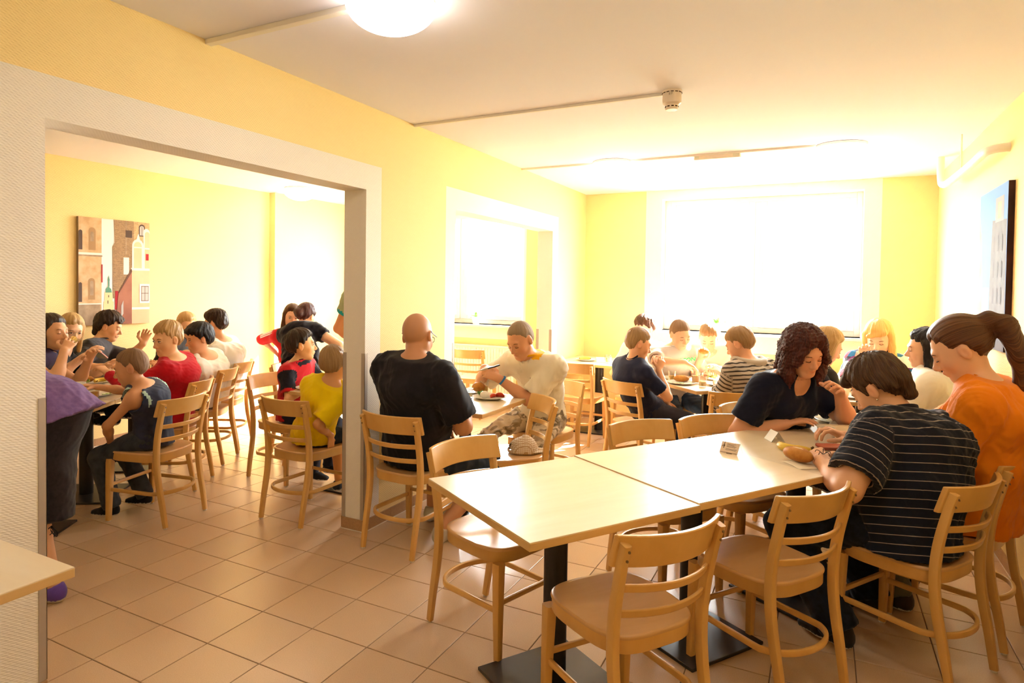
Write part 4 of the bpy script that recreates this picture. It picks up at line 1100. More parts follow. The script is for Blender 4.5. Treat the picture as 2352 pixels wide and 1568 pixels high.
# --- person in the striped polo
def polo_extra(J):
    # turned-up collar, bracelet cords, ear stud
    b = MB(); NB, sp, sd, f = J['NB'], J['sp'], J['sd'], J['fws']; o = J['org']; m = []
    pth = [NB - o + sd * (.078 * math.cos(a)) - f * (.075 * math.sin(a)) + sp * (.010 + .012 * math.sin(a)) for a in np.linspace(-.9, math.pi + .9, 26)]
    b.sweep(pth, rsec(.009, .058, .004, 2), up=tuple(sp + f * .12)); b.build('collar', MATS['navy_striped_jersey_plain'], J['root'])
    A = J['A']['L']; w = A['W'] - A['X'] * .004; x = A['X']; n = unit(np.cross(x, V3(0, 0, 1))); u = np.cross(n, x); b = MB()
    for off, r in ((-.006, .034), (.002, .033), (.008, .032)):
        b.tube([w - o + x * (off + .004 * math.sin(2 * a)) + (n * math.cos(a) * 1.0 + u * math.sin(a) * .86) * r for a in np.linspace(0, 2 * math.pi, 20)[:-1]], .0016, 6, closed=True)
    k0 = w - o + u * .031
    for i in range(5):
        d = unit(n * math.cos(i * 1.3) + x * math.sin(i * 1.3) * .8 + u * .35); b.tube(bez([k0, k0 + d * .018 + u * .008, k0 + d * .03 + u * .004, k0 + d * .034 - u * .006], 4), .0014, 5)
    b.build('cord_bracelet', mat('dark_cord', '#2a1a16', .8), J['root'])
    b = MB(); b.ell(tuple(J['HT'](-.080, -.004, -.040) - o), (.004,) * 3, 8, 6); b.build('ear_stud', mat('silver_stud', '#d8d0c4', .2, metal=1.0), J['root'])
cloth('navy_striped_jersey_plain', '#191b26')
person('person in a navy polo with thin white stripes leaning over the table', (2.90, 1.68, .56), 146, (2.800, 1.850, 1.085), (152, 36, 4), s=1.08, hs=1.10, fem=False,
       build=(1.10, 1.15, 1.22, 1.12), belly=1.1, bow=.09, sy=-6, skin='#e0a882', lod=0, seed=3, shoes='#2b2420',
       arms=dict(L=spec(el=(2.70, 1.47, .775), to=(2.52, 1.83, .80), n=(-.3, -.5, .8), curl=.95, th=.8), R=spec(to=(2.68, 1.98, .82), pole=(.6, .6, -.6), curl=.7)),
       feet=dict(L=(2.66, 1.60), R=(2.80, 2.02), out=.1), shirt=spec(m=stripe_mat('navy_striped_jersey', '#191b26', '#9a8d84', .035, .0030), sleeve=.80, loose=.020, flare=.018, wr=.012, hem=.16, vneck=.2, collar=.012, armr=1.25, band=False),
       pants=spec(m=jeans_dk, loose=.020, flare=.014), hairst=dict(t=.018, tt=.028, tb=.022, tf=.018, amp=.0042, extra=[lambda: cap((-.03, .085, .08), (.035, .088, .062), .022, .016), lambda: cap((-.066, .03, .05), (-.07, .02, -.004), .02, .012), lambda: cap((.0, -.095, -.02), (0, -.088, -.068), .035, .026)]), hairm=BR, neck=.85, extra=polo_extra)

# --- woman in orange with a ponytail
def orange_extra(J):
    o = J['org']; b = MB(); T = J['HT']; b.tube([tuple(T(.020 * math.cos(a), -.118, .062 + .020 * math.sin(a)) - o) for a in np.linspace(0, 6.28, 14)[:-1]], .009, 8, closed=True); b.build('hair_tie', mat('mauve_hair_tie', '#8d6a68', .7), J['root'])
person('woman in an orange shirt with a long brown ponytail', (3.20, 2.08, .57), 160, (3.130, 2.060, 1.265), (172, 30, 3), s=1.10, hs=1.16, fem=True, build=(1.05, 1.12, 1.12, 1.1), bow=.06, skin='#ecb896', lod=0, seed=5, bust=1.1,
       arms=dict(L=spec(to=(2.86, 2.08, .80), pole=(.2, -.6, -1)), R=spec(to=(2.82, 2.34, .80))), feet=dict(L=(2.92, 2.10), R=(2.98, 2.42)), shoes='#3b2f2c',
       shirt=spec(m=cloth('orange_cotton', '#f08a16', var=('#e67d0c', 6.0)), sleeve=.95, loose=.022, flare=.015, wr=.013, hem=.16, vneck=.25), pants=spec(m=cloth('khaki_trousers', '#6d6a55'), len=1.0),
       hairst=dict(t=.011, tt=.014, amp=.0014, flow='back', zb=([-.14, -.05, -.02, .0, .02, .05, .085, .12], [-.05, -.04, .0, .012, -.004, .05, .072, .074]),
                   extra=[lambda: cap((0, -.098, .062), (0, -.132, .066), .026, .024), lambda: cap((0, -.132, .066), (0, -.165, .02), .026, .034), lambda: cap((0, -.165, .02), (.0, -.150, -.10), .036, .036), lambda: cap((0, -.150, -.10), (.0, -.10, -.20), .036, .022), lambda: cap((0, -.10, -.20), (.0, -.07, -.245), .022, .006)]), hairm=CH, extra=orange_extra)

# --- woman with dark red curls
person('woman with dark red curls in a navy shirt reaching over her plate', (2.30, 2.64, .56), -36, (2.483, 2.40, 1.185), (-52, 22, -6), s=1.05, hs=1.06, fem=True, build=(1.06, 1.12, 1.2, 1.15), bust=1.2, belly=1.0, bow=.05, skin='#e2a682', lod=0, seed=8,
       arms=dict(R=spec(el=(2.19, 2.33, .77), to=(2.45, 2.395, .797), n=(0, 0, 1), curl=.35, th=.3), L=spec(el=(2.64, 2.60, .86), to=(2.66, 2.36, .98), n=(.6, .6, .2), curl=.6)), shoes='#26211f',
       shirt=spec(m=cloth('navy_cotton', '#171a2c'), sleeve=.72, loose=.016, flare=.012, wr=.009, vneck=.5, scoop=.075, collar=-.012, armr=1.15), pants=spec(m=blackp),
       hairst=dict(t=.03, tt=.030, tf=.012, amp=.003, curl=.012, ears=False, zb=ZB_W, k=.03, extra=[lambda: cap((-.072, .0, .03), (-.098, .010, -.115), .045, .040), lambda: cap((.072, .0, .03), (.098, .015, -.115), .045, .040), lambda: ecap((0, -.07, .0), (0, -.075, -.12), V3(1, 0, 0), .095, .05, .10, .045), lambda: cap((-.03, .065, .098), (-.080, .075, -.02), .028, .024), lambda: cap((.03, .065, .098), (.082, .072, -.02), .028, .024), lambda: cap((.09, .04, -.1), (.085, .06, -.17), .03, .012), lambda: cap((-.09, .04, -.1), (-.07, .07, -.165), .03, .012)],
                   sub=[ell((0, .085, -.03), I3, (.056, .06, .085))]), hairm=AU)

# --- man in the cream sports shirt
def cream_extra(J):
    o = J['org']; b = MB(); A = J['A']['L']; w = A['W'] - A['X'] * .03; x = unit(A['W'] - A['E']); n = unit(np.cross(x, V3(0, 0, 1))); u = np.cross(n, x)
    b.sweep([w - o + (n * math.cos(a) + u * math.sin(a)) * .0335 for a in np.linspace(0, 6.28, 22)[:-1]], rsec(.003, .014, .001, 1), up=tuple(x), closed=True); b.build('wristband', mat('blue_rubber_band', '#2f7fc0', .5), J['root'])
    c = J['chest'] + J['fws'] * .158 * J['s'] - J['sd'] * .075 * J['s'] + J['sp'] * .035; f = J['fws']; u = unit(J['sp'] - f * (J['sp'] @ f)); r = np.cross(u, f)
    M = Matrix(np.vstack([np.column_stack([r, u, f, c - o]), [0, 0, 0, 1]]).tolist()); text_obj('lettering', 'EVERLAST', .0185, mat('grey_brown_ink', '#6e5b48', .8), J['root'], M)
def cream_zone(d):
    P = d['P']; up = (P - d['NB']) @ d['sp']; rad = np.linalg.norm((P - d['NB']) - up[:, None] * d['sp'], axis=1); fr = (P - d['NB']) @ d['F']
    band = (np.abs((P - (d['NB'] + d['sp'] * .030)) @ unit(d['sp'] * .9 - d['F'] * .30)) < .022) & (rad < .115)
    side = (d['zone'] > 0) & (d['tc'] > .36) & (fr < .12) & (np.abs((P - d['SH']['L']) @ d['sp'] + .09) < .022)
    return band.astype(int)
person('man with cropped hair in a cream sports shirt and camouflage trousers peeling food', (.735, 2.90, .56), 258, (.690, 2.590, 1.145), (256, 26, -4), s=1.06, hs=1.06, build=(1.10, 1.0, 1.0, .95), skin='#dc9f77', lod=1, seed=11, bow=.08, shoes='#8d8578',
       arms=dict(L=spec(el=(.80, 2.62, .79), to=(.545, 2.47, .90), n=(.4, -.6, .6), curl=.75, th=.7, dir=(-.85, -.15, .35)), R=spec(to=(.42, 2.56, .93), pole=(-1, .1, -.8), n=(-.3, -.3, .9), curl=.8, th=.7, dir=(.5, -.6, .0))),
       feet=dict(L=(.86, 2.50), R=(.50, 2.52), out=.45), shirt=spec(m=[cloth('cream_jersey', '#f2e8d4', var=('#eadfc8', 5.0)), cloth('gold_trim_jersey', '#eeb015')], zone=cream_zone, sleeve=.85, loose=.018, flare=.02, wr=.012, hem=.045, vneck=.30, collar=.004),
       pants=spec(m=patch_mat('camouflage_cotton', ['#d9c8ae', '#a8957c', '#7b6a55', '#c4b298'], 9.0), loose=.022, wr=.016), hairst=dict(t=.0035, tt=.004, amp=.0006, jag=.003), hairm=GR, brow='#7a5b40', extra=cream_extra)

# --- bald man in black
def bald_extra(J):
    o = J['org']; b = MB(); T = J['HT']
    for z in (-1, 1):
        b.tube([tuple(T(z * .088, -.02, .018) - o), tuple(T(z * .082, .01, .014) - o), tuple(T(z * .072, .09, .010) - o)], .0022, 6)
        b.tube([tuple(T(z * .034 + .026 * math.cos(a), .106 - .012 * abs(math.cos(a) * z + .5), -.004 + .018 * math.sin(a)) - o) for a in np.linspace(0, 6.28, 16)[:-1]], .0018, 5, closed=True)
    b.tube([tuple(T(-.009, .107, .004) - o), tuple(T(.009, .107, .004) - o)], .0018, 5); b.build('glasses', mat('dark_glasses_frame', '#241c1a', .35), J['root'])
person('bald man with glasses in a black shirt seen from behind', (.43, 1.665, .56), 84, (.462, 1.630, 1.222), (96, 16, 6), s=1.10, hs=1.08, build=(1.14, 1.08, 1.18, 1.06), belly=.95, skin='#cf946c', lod=0, seed=13, bow=.03, shoes='#c9bfb0', neck=.8, trap=1.15,
       arms=dict(R=spec(el=(.735, 1.64, .79), to=(.60, 1.92, .80), curl=.5), L=spec(to=(.56, 1.80, .74), pole=(-1, 0, -.4), dir=(.15, .1, -1), n=(.3, -.9, .1), curl=.3)), feet=dict(L=(.36, 1.98), R=(.60, 1.70), out=.35),
       shirt=spec(m=cloth('black_cotton', '#1d1a1d', var=('#242125', 8.0)), sleeve=.82, loose=.022, flare=.018, wr=.012, hem=.18, vneck=.2, armr=1.15), pants=spec(m=cloth('dark_denim_shorts', '#252b33', var=('#2e3845', 12.0)), len=.50, loose=.024), hairst=dict(t=0, stubble=('#8a6a50', .25)), extra=bald_extra)

# --- boys at the far table
person('fair-haired boy in a navy polo bringing food to his mouth', (1.345, 3.66, .55), 48, (1.300, 3.470, 1.085), (30, 16, 2), s=.92, hs=.96, kid=True, skin='#e3a77e', lod=1, seed=17, bow=.08, build=(1, 1, 1, 1), shoes='#35302e',
       arms=dict(R=spec(el=(1.42, 3.40, .82), to=(1.40, 3.56, 1.0), n=(.6, -.6, .2), curl=.75, dir=(.2, .3, .9)), L=spec(to=(1.46, 3.78, .60), pole=(-1, 0, -.5), curl=.4)), feet=dict(L=(1.72, 3.86), R=(1.80, 3.62), out=.15),
       shirt=spec(m=cloth('navy_pique', '#20233a'), sleeve=.72, loose=.016, wr=.009, vneck=.3, collar=.02), pants=spec(m=dkgrey, loose=.018), hairst=dict(t=.006, tb=.008, tt=.018, tf=.018, amp=.002, ramp=.06), hairm=LB)
def print_extra(J):
    o = J['org']; c = J['chest'] + J['fws'] * .150 * J['s'] + J['sp'] * .075; f = J['fws']; u = unit(J['sp'] - f * (J['sp'] @ f)); r = np.cross(u, f)
    M = Matrix(np.vstack([np.column_stack([r, u, f, c - o]), [0, 0, 0, 1]]).tolist()); text_obj('shirt_print', 'TIGULSON', .058, mat('green_print', '#2ec46a', .7), J['root'], M, .001, .0012)
person('boy with cropped hair in a grey shirt with green print reaching across', (1.36, 4.50, .55), -52, (1.475, 4.225, 1.125), (-48, 24, -6), s=1.0, hs=1.0, kid=True, skin='#ecb38f', lod=2, seed=19, bow=.05, shoes='#3a3a40', build=(1.05, 1, 1, 1),
       arms=dict(R=spec(el=(1.30, 4.10, .92), to=(1.545, 4.06, .90), n=(0, 0, 1), curl=.5, dir=(.8, .2, -.4)), L=spec(to=(1.70, 4.36, .79))), feet=dict(L=(1.66, 4.42), R=(1.50, 4.08), out=.1),
       shirt=spec(m=cloth('grey_marl', '#cfc6bf'), sleeve=.75, loose=.020, wr=.011, vneck=.5), pants=spec(m=jeans, loose=.018), hairst=CROP, hairm=CB, extra=print_extra)
person('boy in a pale pink shirt holding a bun, lit from the window behind', (1.95, 4.72, .55), 262, (1.655, 4.62, 1.080), (276, 30, 0), s=.98, hs=1.0, kid=True, skin='#f0bf9e', lod=2, seed=23, shoes='#55504c',
       arms=dict(L=spec(to=(1.80, 4.36, .83)), R=spec(to=(1.63, 4.36, .90), dir=(.2, -.2, .9), n=(0, 1, .2), curl=.6)), shirt=spec(m=cloth('pale_pink_cotton', '#efcfc0'), sleeve=.8, loose=.02, vneck=.45, scoop=.03), pants=spec(m=cloth('white_trousers', '#ded8d0'), loose=.02), hairst=dict(t=.006, tb=.007, tt=.016, tf=.016, amp=.002), hairm=LB)
person('boy with wavy hair half hidden behind the navy polo', (1.02, 4.72, .55), 285, (1.05, 4.68, 1.13), (246, 15, 0), s=1.0, hs=.98, kid=True, skin='#f0c4a6', lod=2, seed=29, shoes='#444040', arms=dict(L=spec(to=(1.16, 4.38, .78)), R=spec(to=(.90, 4.40, .78))),
       shirt=spec(m=cloth('white_shirt_cotton', '#efe9e2'), sleeve=.8), pants=spec(m=jeans), hairst=dict(t=.016, tt=.03, tf=.024, amp=.004), hairm=CH)
def hood_extra(J):
    o = J['org']; b = MB(); NB, sp, sd, f = J['NB'], J['sp'], J['sd'], J['fws']
    b.sweep([NB - o + sd * (.088 * math.cos(a)) * 1.1 - f * (.105 * math.sin(a)) * 1.25 + sp * (.022 - .05 * max(0, math.sin(a))) for a in np.linspace(-.7, math.pi + .7, 24)], rsec(.055, .07, .024, 3), up=tuple(sp), scl=[.45 + .55 * math.sin(math.pi * i / 23) for i in range(24)])
    b.build('hood', stripe_mat('striped_hood', '#b9ab9b', '#3f3733', .024, .010, attr='nothing'), J['root'])
person('boy in a striped hooded top eating at the far table', (2.15, 3.50, .55), 128, (2.035, 3.560, 1.118), (166, 24, 0), s=.95, hs=.98, kid=True, skin='#e6ad88', lod=1, seed=31, bow=.09, shoes='#302c2c',
       arms=dict(L=spec(el=(1.93, 3.44, .76), to=(1.86, 3.72, .80), curl=.6), R=spec(to=(2.0, 3.80, .80))), feet=dict(L=(1.86, 3.72), R=(2.0, 3.95)),
       shirt=spec(m=stripe_mat('striped_marl', '#b9ab9b', '#3f3733', .030, .011), sleeve=1.95, loose=.018, wr=.011, hem=.13, collar=.012, band=False, name='hooded_top'), pants=spec(m=jeans_dk), hairst=dict(t=.011, tt=.018, tb=.013, tf=.018, amp=.0022, ramp=.07, zb=([-.14, -.085, -.05, -.028, -.012, .004, .018, .034, .055, .085, .12], [-.066, -.064, -.05, -.012, .020, .010, -.004, .024, .04, .046, .05])), hairm=LB, extra=hood_extra)

# --- table by the far wall on the right
person('blonde woman with a fringe in a colourful blouse by the far wall', (2.95, 4.50, .55), 262, (2.968, 4.36, 1.158), (256, 24, 0), s=1.0, hs=1.06, fem=True, skin='#f0bb9a', lod=1, seed=37, bust=1.0, shoes='#5a4a44', arms=dict(R=spec(to=(2.86, 4.14, 1.0), dir=(0, -.2, .9), curl=.6), L=spec(to=(3.12, 4.14, .79))),
       shirt=spec(m=patch_mat('flowered_blouse', ['#e8d8d0', '#b8394a', '#2e6fa0', '#2a2230', '#d8a090', '#7a3a70'], 14.0, kind='vor'), sleeve=1.4, loose=.018), pants=spec(m=blackp),
       hairst=dict(t=.018, tt=.022, amp=.002, ears=False, zb=ZB_W, extra=[lambda: cap((-.05, .07, .075), (.05, .078, .05), .022, .016), lambda: cap((-.075, .01, .03), (-.088, .02, -.13), .03, .026), lambda: cap((.075, .01, .03), (.088, .02, -.13), .03, .026), lambda: ecap((0, -.07, 0), (0, -.075, -.13), V3(1, 0, 0), .09, .04, .09, .03)], sub=[ell((0, .09, -.05), I3, (.055, .06, .082))]), hairm=YB)
person('fair woman in a black and white patterned top behind the red curls', (2.42, 3.66, .55), 40, (2.60, 3.62, 1.13), (20, 25, 0), s=1.0, hs=1.0, fem=True, skin='#eab592', lod=2, seed=41, bow=.08, shoes='#444444', arms=dict(R=spec(to=(2.72, 3.72, .79)), L=spec(to=(2.62, 3.95, .79))),
       shirt=spec(m=patch_mat('zebra_print', ['#201c1c', '#e6dccb'], 11.0, (1, 1, 2.4)), sleeve=1.5, loose=.022), pants=spec(m=jeans), hairst=dict(t=.02, tt=.022, amp=.002, ears=False, zb=ZB_W, extra=[lambda: ecap((0, -.07, 0), (0, -.07, -.12), V3(1, 0, 0), .09, .045, .08, .03), lambda: cap((.075, .01, .03), (.088, .02, -.11), .03, .024), lambda: cap((-.075, .01, .03), (-.088, .02, -.11), .03, .024)], sub=[ell((0, .09, -.04), I3, (.055, .06, .082))]), hairm=BL)
person('woman with long black hair in a white top facing left', (3.16, 3.48, .55), 168, (3.170, 3.505, 1.150), (186, 4, 0), s=.98, hs=1.0, fem=True, skin='#e9b794', lod=1, seed=43, shoes='#303030', arms=dict(L=spec(to=(2.90, 3.52, .80)), R=spec(to=(2.95, 3.68, .80))),
       shirt=spec(m=cloth('white_top_cotton', '#ece4d6'), sleeve=1.3, loose=.022), pants=spec(m=jeans), hairst=dict(t=.022, tt=.024, amp=.003, curl=.006, ears=False, zb=ZB_W, extra=[lambda: ecap((0, -.07, .0), (0, -.085, -.16), V3(1, 0, 0), .09, .05, .085, .04), lambda: cap((0, -.085, -.16), (-.03, -.06, -.24), .05, .02), lambda: cap((-.075, .0, .03), (-.085, .01, -.13), .032, .024), lambda: cap((.075, .0, .03), (.085, .01, -.13), .032, .024)], sub=[ell((0, .09, -.04), I3, (.055, .06, .08))]), hairm=BK)

# --- adjoining room, table by the pillar
person('boy in a bright yellow shirt seen from behind', (-.42, 1.72, .53), 92, (-.255, 1.72, .996), (112, 12, 8), s=.80, hs=.93, kid=True, skin='#d99a63', lod=0, seed=47, bow=.04, shoes='#2f3440',
       arms=dict(R=spec(to=(-.255, 1.70, .53), pole=(-.1, -1, 0), dir=(0, 0, -1), n=(1, 0, 0), curl=.3), L=spec(to=(-.42, 2.02, .80), curl=.5)), feet=dict(L=(-.46, 2.02, .12), R=(-.28, 2.05, .12)),
       shirt=spec(m=cloth('yellow_cotton', '#f6d40a', var=('#eec800', 7.0)), sleeve=.9, loose=.024, flare=.02, wr=.012, hem=.12, vneck=.2), pants=spec(m=cloth('navy_shorts', '#232c44'), len=.62), hairst=dict(t=.014, tt=.02, tb=.018, amp=.002, zb=([-.14, -.085, -.05, -.028, -.012, .004, .018, .034, .055, .085, .12], [-.075, -.073, -.058, -.018, .018, .008, -.01, .024, .045, .055, .06])), hairm=LB)
def rb_zone(d):
    P = d['P']; up = (P - (d['NB'] + d['sp'] * -.004)) @ unit(d['sp'] * .9 - d['F'] * .3); rad = np.linalg.norm(P - d['NB'], axis=1)
    z = np.where((d['zone'] > 0) & (d['tc'] > .33), 1, 0); z = np.where((np.abs(up) < .016) & (rad < .10), 1, z); return z.astype(int)
def rb_extra(J):
    o = J['org']; b = MB(); c = J['chest'] + J['fws'] * .100 * J['s'] - J['sp'] * .06; f = J['fws']; u = J['sp']; r = np.cross(u, f)
    for i, (rr, n) in enumerate(((.032, 5), (.019, 5))):
        for k in range(n):
            a = 2 * math.pi * k / n + i * .6; p = c - o + r * rr * math.cos(a) + u * rr * math.sin(a) + f * .018
            b.ell(tuple(p), (.012, .012, .012), 8, 5)
    b.build('shirt_print', mat('grey_blue_print', '#8fa2b8', .8), J['root'])
person('boy in a red shirt with black sleeves looking to the right', (-1.07, 2.20, .53), 10, (-.945, 2.150, 1.052), (44, -4, 0), s=.80, hs=.96, kid=True, skin='#ecb585', lod=0, seed=53, bow=.03, shoes='#2b2b30', eyes='open',
       arms=dict(R=spec(to=(-.76, 2.06, .79), pole=(-.3, -.8, -.8)), L=spec(to=(-.74, 2.32, .79))), feet=dict(L=(-.80, 2.30, .12), R=(-.80, 2.12, .12)),
       shirt=spec(m=[cloth('red_cotton', '#c4202a'), cloth('black_sleeve_cotton', '#1e1c26')], zone=rb_zone, sleeve=.85, loose=.018, flare=.016, wr=.010, hem=.12), pants=spec(m=cloth('dark_tracksuit', '#2c2c38')), hairst=dict(t=.015, tt=.022, tb=.022, tf=.020, amp=.003), hairm=DB, extra=rb_extra)
# --- standing group behind
def track_extra(J):
    o = J['org']; A = J['A']['R']; S0 = J['SH']['R'] + V3(.0, 0, .02); E = A['E']; d = unit(E - S0); up = unit(V3(0, 0, 1) - d * d[2]); sd = np.cross(d, up); vw = unit(V3(.5, -.85, .2)); vw = unit(vw - d * (vw @ d)); tv = np.cross(d, vw)
    for k in (-1, 0, 1):
        n = unit(vw * math.cos(k * .42 + .5 * 0) + tv * math.sin(k * .42) + up * .55); b = MB()
        b.sweep([S0 - o + d * t + n * (.066 - .012 * t / .24) * J['s'] * 1.06 for t in np.linspace(.0, .215, 8)], rsec(.010, .004, .001, 1), up=tuple(n)); b.build('sleeve_stripe', cloth('white_stripe', '#f2ece6'), J['root'])
person('girl in a red tracksuit top with white stripes, hand on hip', (-1.97, 3.12, .66), -42, (-1.925, 3.045, 1.205), (-40, 8, 6), s=.80, hs=.93, fem=True, kid=True, skin='#f2bf9a', lod=1, seed=59, bow=.02, stand=True, eyes='open', shoes='#efe6e0',
       arms=dict(R=spec(el=(-2.25, 3.00, .98), to=(-2.04, 3.03, .80), curl=.4), L=spec(to=(-1.72, 3.05, .75))), feet=dict(L=(-1.93, 3.18), R=(-2.03, 3.06), pole=(0, 0, .2)),
       shirt=spec(m=stripe_mat('red_tracksuit', '#d8222c', '#d8222c', .05, .01), sleeve=1.45, loose=.016, hem=.14, name='tracksuit_top'), pants=spec(m=cloth('grey_leggings', '#4a4650')),
       hairst=dict(t=.014, tt=.018, amp=.0015, ears=False, zb=ZB_W, extra=[lambda: cap((-.072, .01, .03), (-.085, .02, -.13), .026, .02), lambda: cap((.072, .01, .03), (.085, .02, -.13), .026, .02), lambda: ecap((0, -.065, 0), (0, -.065, -.13), V3(1, 0, 0), .085, .04, .08, .03)], sub=[ell((0, .09, -.04), I3, (.058, .06, .095))]), hairm=CH, extra=track_extra)
person('woman in a black short-sleeved top with pinned-up hair leaning forward', (-1.50, 2.72, .90), 100, (-1.700, 3.00, 1.215), (92, 20, 0), s=.98, hs=.98, fem=True, build=(.92, .95, .95, .95), skin='#f0bf9d', lod=1, seed=61, bow=.05, stand=True, shoes='#2c2a2c', arms=dict(R=spec(el=(-1.32, 2.95, 1.0), to=(-1.36, 3.10, .79)), L=spec(to=(-1.78, 3.30, .78))), feet=dict(L=(-1.55, 2.66), R=(-1.36, 2.70), pole=(0, 0, .2)),
       shirt=spec(m=cloth('black_viscose', '#16131c'), sleeve=.42, loose=.014, hem=.12), pants=spec(m=cloth('plum_trousers', '#2c2434')), hairst=dict(t=.014, tt=.016, amp=.002, zb=([-.14, -.05, -.02, .0, .02, .05, .085, .12], [-.05, -.04, .0, .012, -.004, .05, .072, .074]), extra=[lambda: ell((0, -.115, .0), I3, (.045, .036, .042)), lambda: cap((-.03, -.12, .02), (.03, -.13, -.02), .025, .025)]), hairm=AU)
person('person in a green and teal sleeve mostly hidden by the pillar', (-.80, 2.80, .93), 140, (-.80, 2.83, 1.62), (130, 0, 0), s=1.0, hs=1.0, fem=True, build=(1.1, 1, 1, 1), skin='#dd9f74', lod=2, seed=67, stand=True, shoes='#444444', arms=dict(L=spec(el=(-1.05, 2.67, 1.12), to=(-.98, 2.86, 1.02), curl=.4), R=spec(to=(-.62, 2.95, .9))), feet=dict(L=(-.88, 2.80), R=(-.70, 2.83), pole=(0, 0, .2)),
       shirt=spec(m=[cloth('sage_cotton', '#a8b48c'), cloth('teal_cuff', '#1f9aa8')], zone=lambda d: ((d['zone'] > 0) & (d['tc'] < .5 - .115)).astype(int), sleeve=.50, loose=.02), pants=spec(m=jeans), hairst=SHORT, hairm=BR)

# --- adjoining room, long table on the left
def vest_zone(d):
    P = d['P']; z = np.zeros(len(P), int)
    for k in 'LR':
        r = np.linalg.norm(P - d['SH'][k], axis=1); z = np.where((np.abs((P - d['SH'][k]) @ d['sd'] * (1 if k == 'R' else -1) + .012) < .010) & (r < .11), 1, z)
    return z
person('small boy with cropped hair in a dark sleeveless vest at the left table', (-1.27, 1.14, .53), 205, (-1.305, 1.022, .975), (226, 14, 0), s=.78, hs=.94, kid=True, skin='#cf9468', lod=0, seed=71, bow=.06, shoes='#1f1d1f', eyes='down',
       arms=dict(L=spec(to=(-1.43, .965, .50), pole=(.1, -.9, .0), dir=(-.2, -.1, -1), n=(-.5, -.8, 0), curl=.35), R=spec(el=(-1.46, 1.16, .80), to=(-1.63, 1.03, .82), n=(0, 0, 1), curl=.55)), feet=dict(L=(-1.44, .98, .085), R=(-1.46, 1.22, .085)),
       shirt=spec(m=[cloth('dark_slate_jersey', '#2b2d3c', var=('#3f4358', 6.0)), cloth('pale_green_trim', '#a9c0b0')], zone=vest_zone, sleeve=0, loose=.020, wr=.010, hem=.14, name='vest'), pants=spec(m=greyp, loose=.022, wr=.012), hairst=CROP, hairm=CB)
person('fair-haired boy in a red sweater turning his head', (-1.74, 1.64, .55), 211, (-1.690, 1.555, 1.100), (270, 8, 0), s=.97, hs=1.0, kid=True, skin='#eab587', lod=0, seed=73, bow=.06, eyes='open', shoes='#23252c',
       arms=dict(L=spec(el=(-1.72, 1.36, .80), to=(-1.86, 1.30, .80), n=(0, 0, 1), curl=.6), R=spec(to=(-2.08, 1.55, .80))), shirt=spec(m=cloth('red_sweater_knit', '#c01224', bump=(350, .3, .002)), sleeve=1.9, loose=.020, wr=.011, hem=.16, name='sweater'), pants=spec(m=jeans_dk),
       hairst=dict(t=.009, tb=.011, tt=.022, tf=.024, amp=.0035), hairm=BL)
person('dark-haired boy with a long fringe in a white shirt beside the red sweater', (-2.12, 2.20, .55), 211, (-2.04, 2.10, 1.050), (252, 8, 0), s=.95, hs=.98, kid=True, skin='#e2a77d', lod=1, seed=79, bow=.08, eyes='open', shoes='#30343c', arms=dict(L=spec(to=(-2.24, 1.88, .80)), R=spec(to=(-2.42, 2.10, .80))),
       shirt=spec(m=cloth('white_tshirt_cotton', '#fbf8f3'), sleeve=.85, loose=.022, hem=.15), pants=spec(m=cloth('blue_shorts', '#2c4a9a'), len=.55), hairst=THICK, hairm=BK)
person('dark-haired boy in a white shirt at the far end of the left table', (-2.36, 2.60, .55), 211, (-2.36, 2.525, 1.140), (205, 10, 0), s=1.0, hs=1.0, kid=True, skin='#e2a77d', lod=1, seed=83, bow=.08, shoes='#30343c', arms=dict(L=spec(to=(-2.52, 2.30, .80)), R=spec(to=(-2.68, 2.48, .80))),
       shirt=spec(m=cloth('white_tshirt_cotton', '#fbf8f3'), sleeve=.85, loose=.022, hem=.15), pants=spec(m=jeans_dk), hairst=dict(t=.010, tb=.013, tt=.026, amp=.0035), hairm=DB)
person('fair boy hidden behind the two boys in white at the left table', (-2.98, 2.42, .55), 30, (-2.93, 2.66, 1.098), (350, 12, 0), s=.95, hs=1.0, kid=True, skin='#e8b58c', lod=2, seed=89, shoes='#333333', arms=dict(L=spec(to=(-2.74, 2.62, .80)), R=spec(to=(-2.70, 2.40, .80))),
       shirt=spec(m=cloth('black_tshirt', '#1c1a1c'), sleeve=.8), pants=spec(m=jeans), hairst=dict(t=.012, tt=.018, amp=.002), hairm=BL)
person('young man in a dark grey shirt raising his hand at the left table', (-3.06, 1.72, .56), 45, (-2.995, 1.925, 1.122), (40, 14, 0), s=1.0, hs=1.0, skin='#e3aa7e', lod=0, seed=97, bow=.05, shoes='#3a3a3c', build=(1.05, 1, 1, 1),
       arms=dict(L=spec(to=(-2.72, 2.06, .98), dir=(.2, .2, .9), n=(-.5, .3, .2), curl=.6), R=spec(el=(-2.80, 1.56, .83), to=(-2.62, 1.66, .82))), shirt=spec(m=cloth('charcoal_cotton', '#3b3739', var=('#454144', 8.0)), sleeve=.85, loose=.018, wr=.010), pants=spec(m=blackp),
       hairst=dict(t=.018, tt=.026, tf=.024, amp=.0036, extra=[lambda: cap((0, -.085, -.03), (0, -.09, -.075), .04, .025), lambda: cap((-.04, .08, .075), (.03, .09, .06), .02, .014)]), hairm=DB)
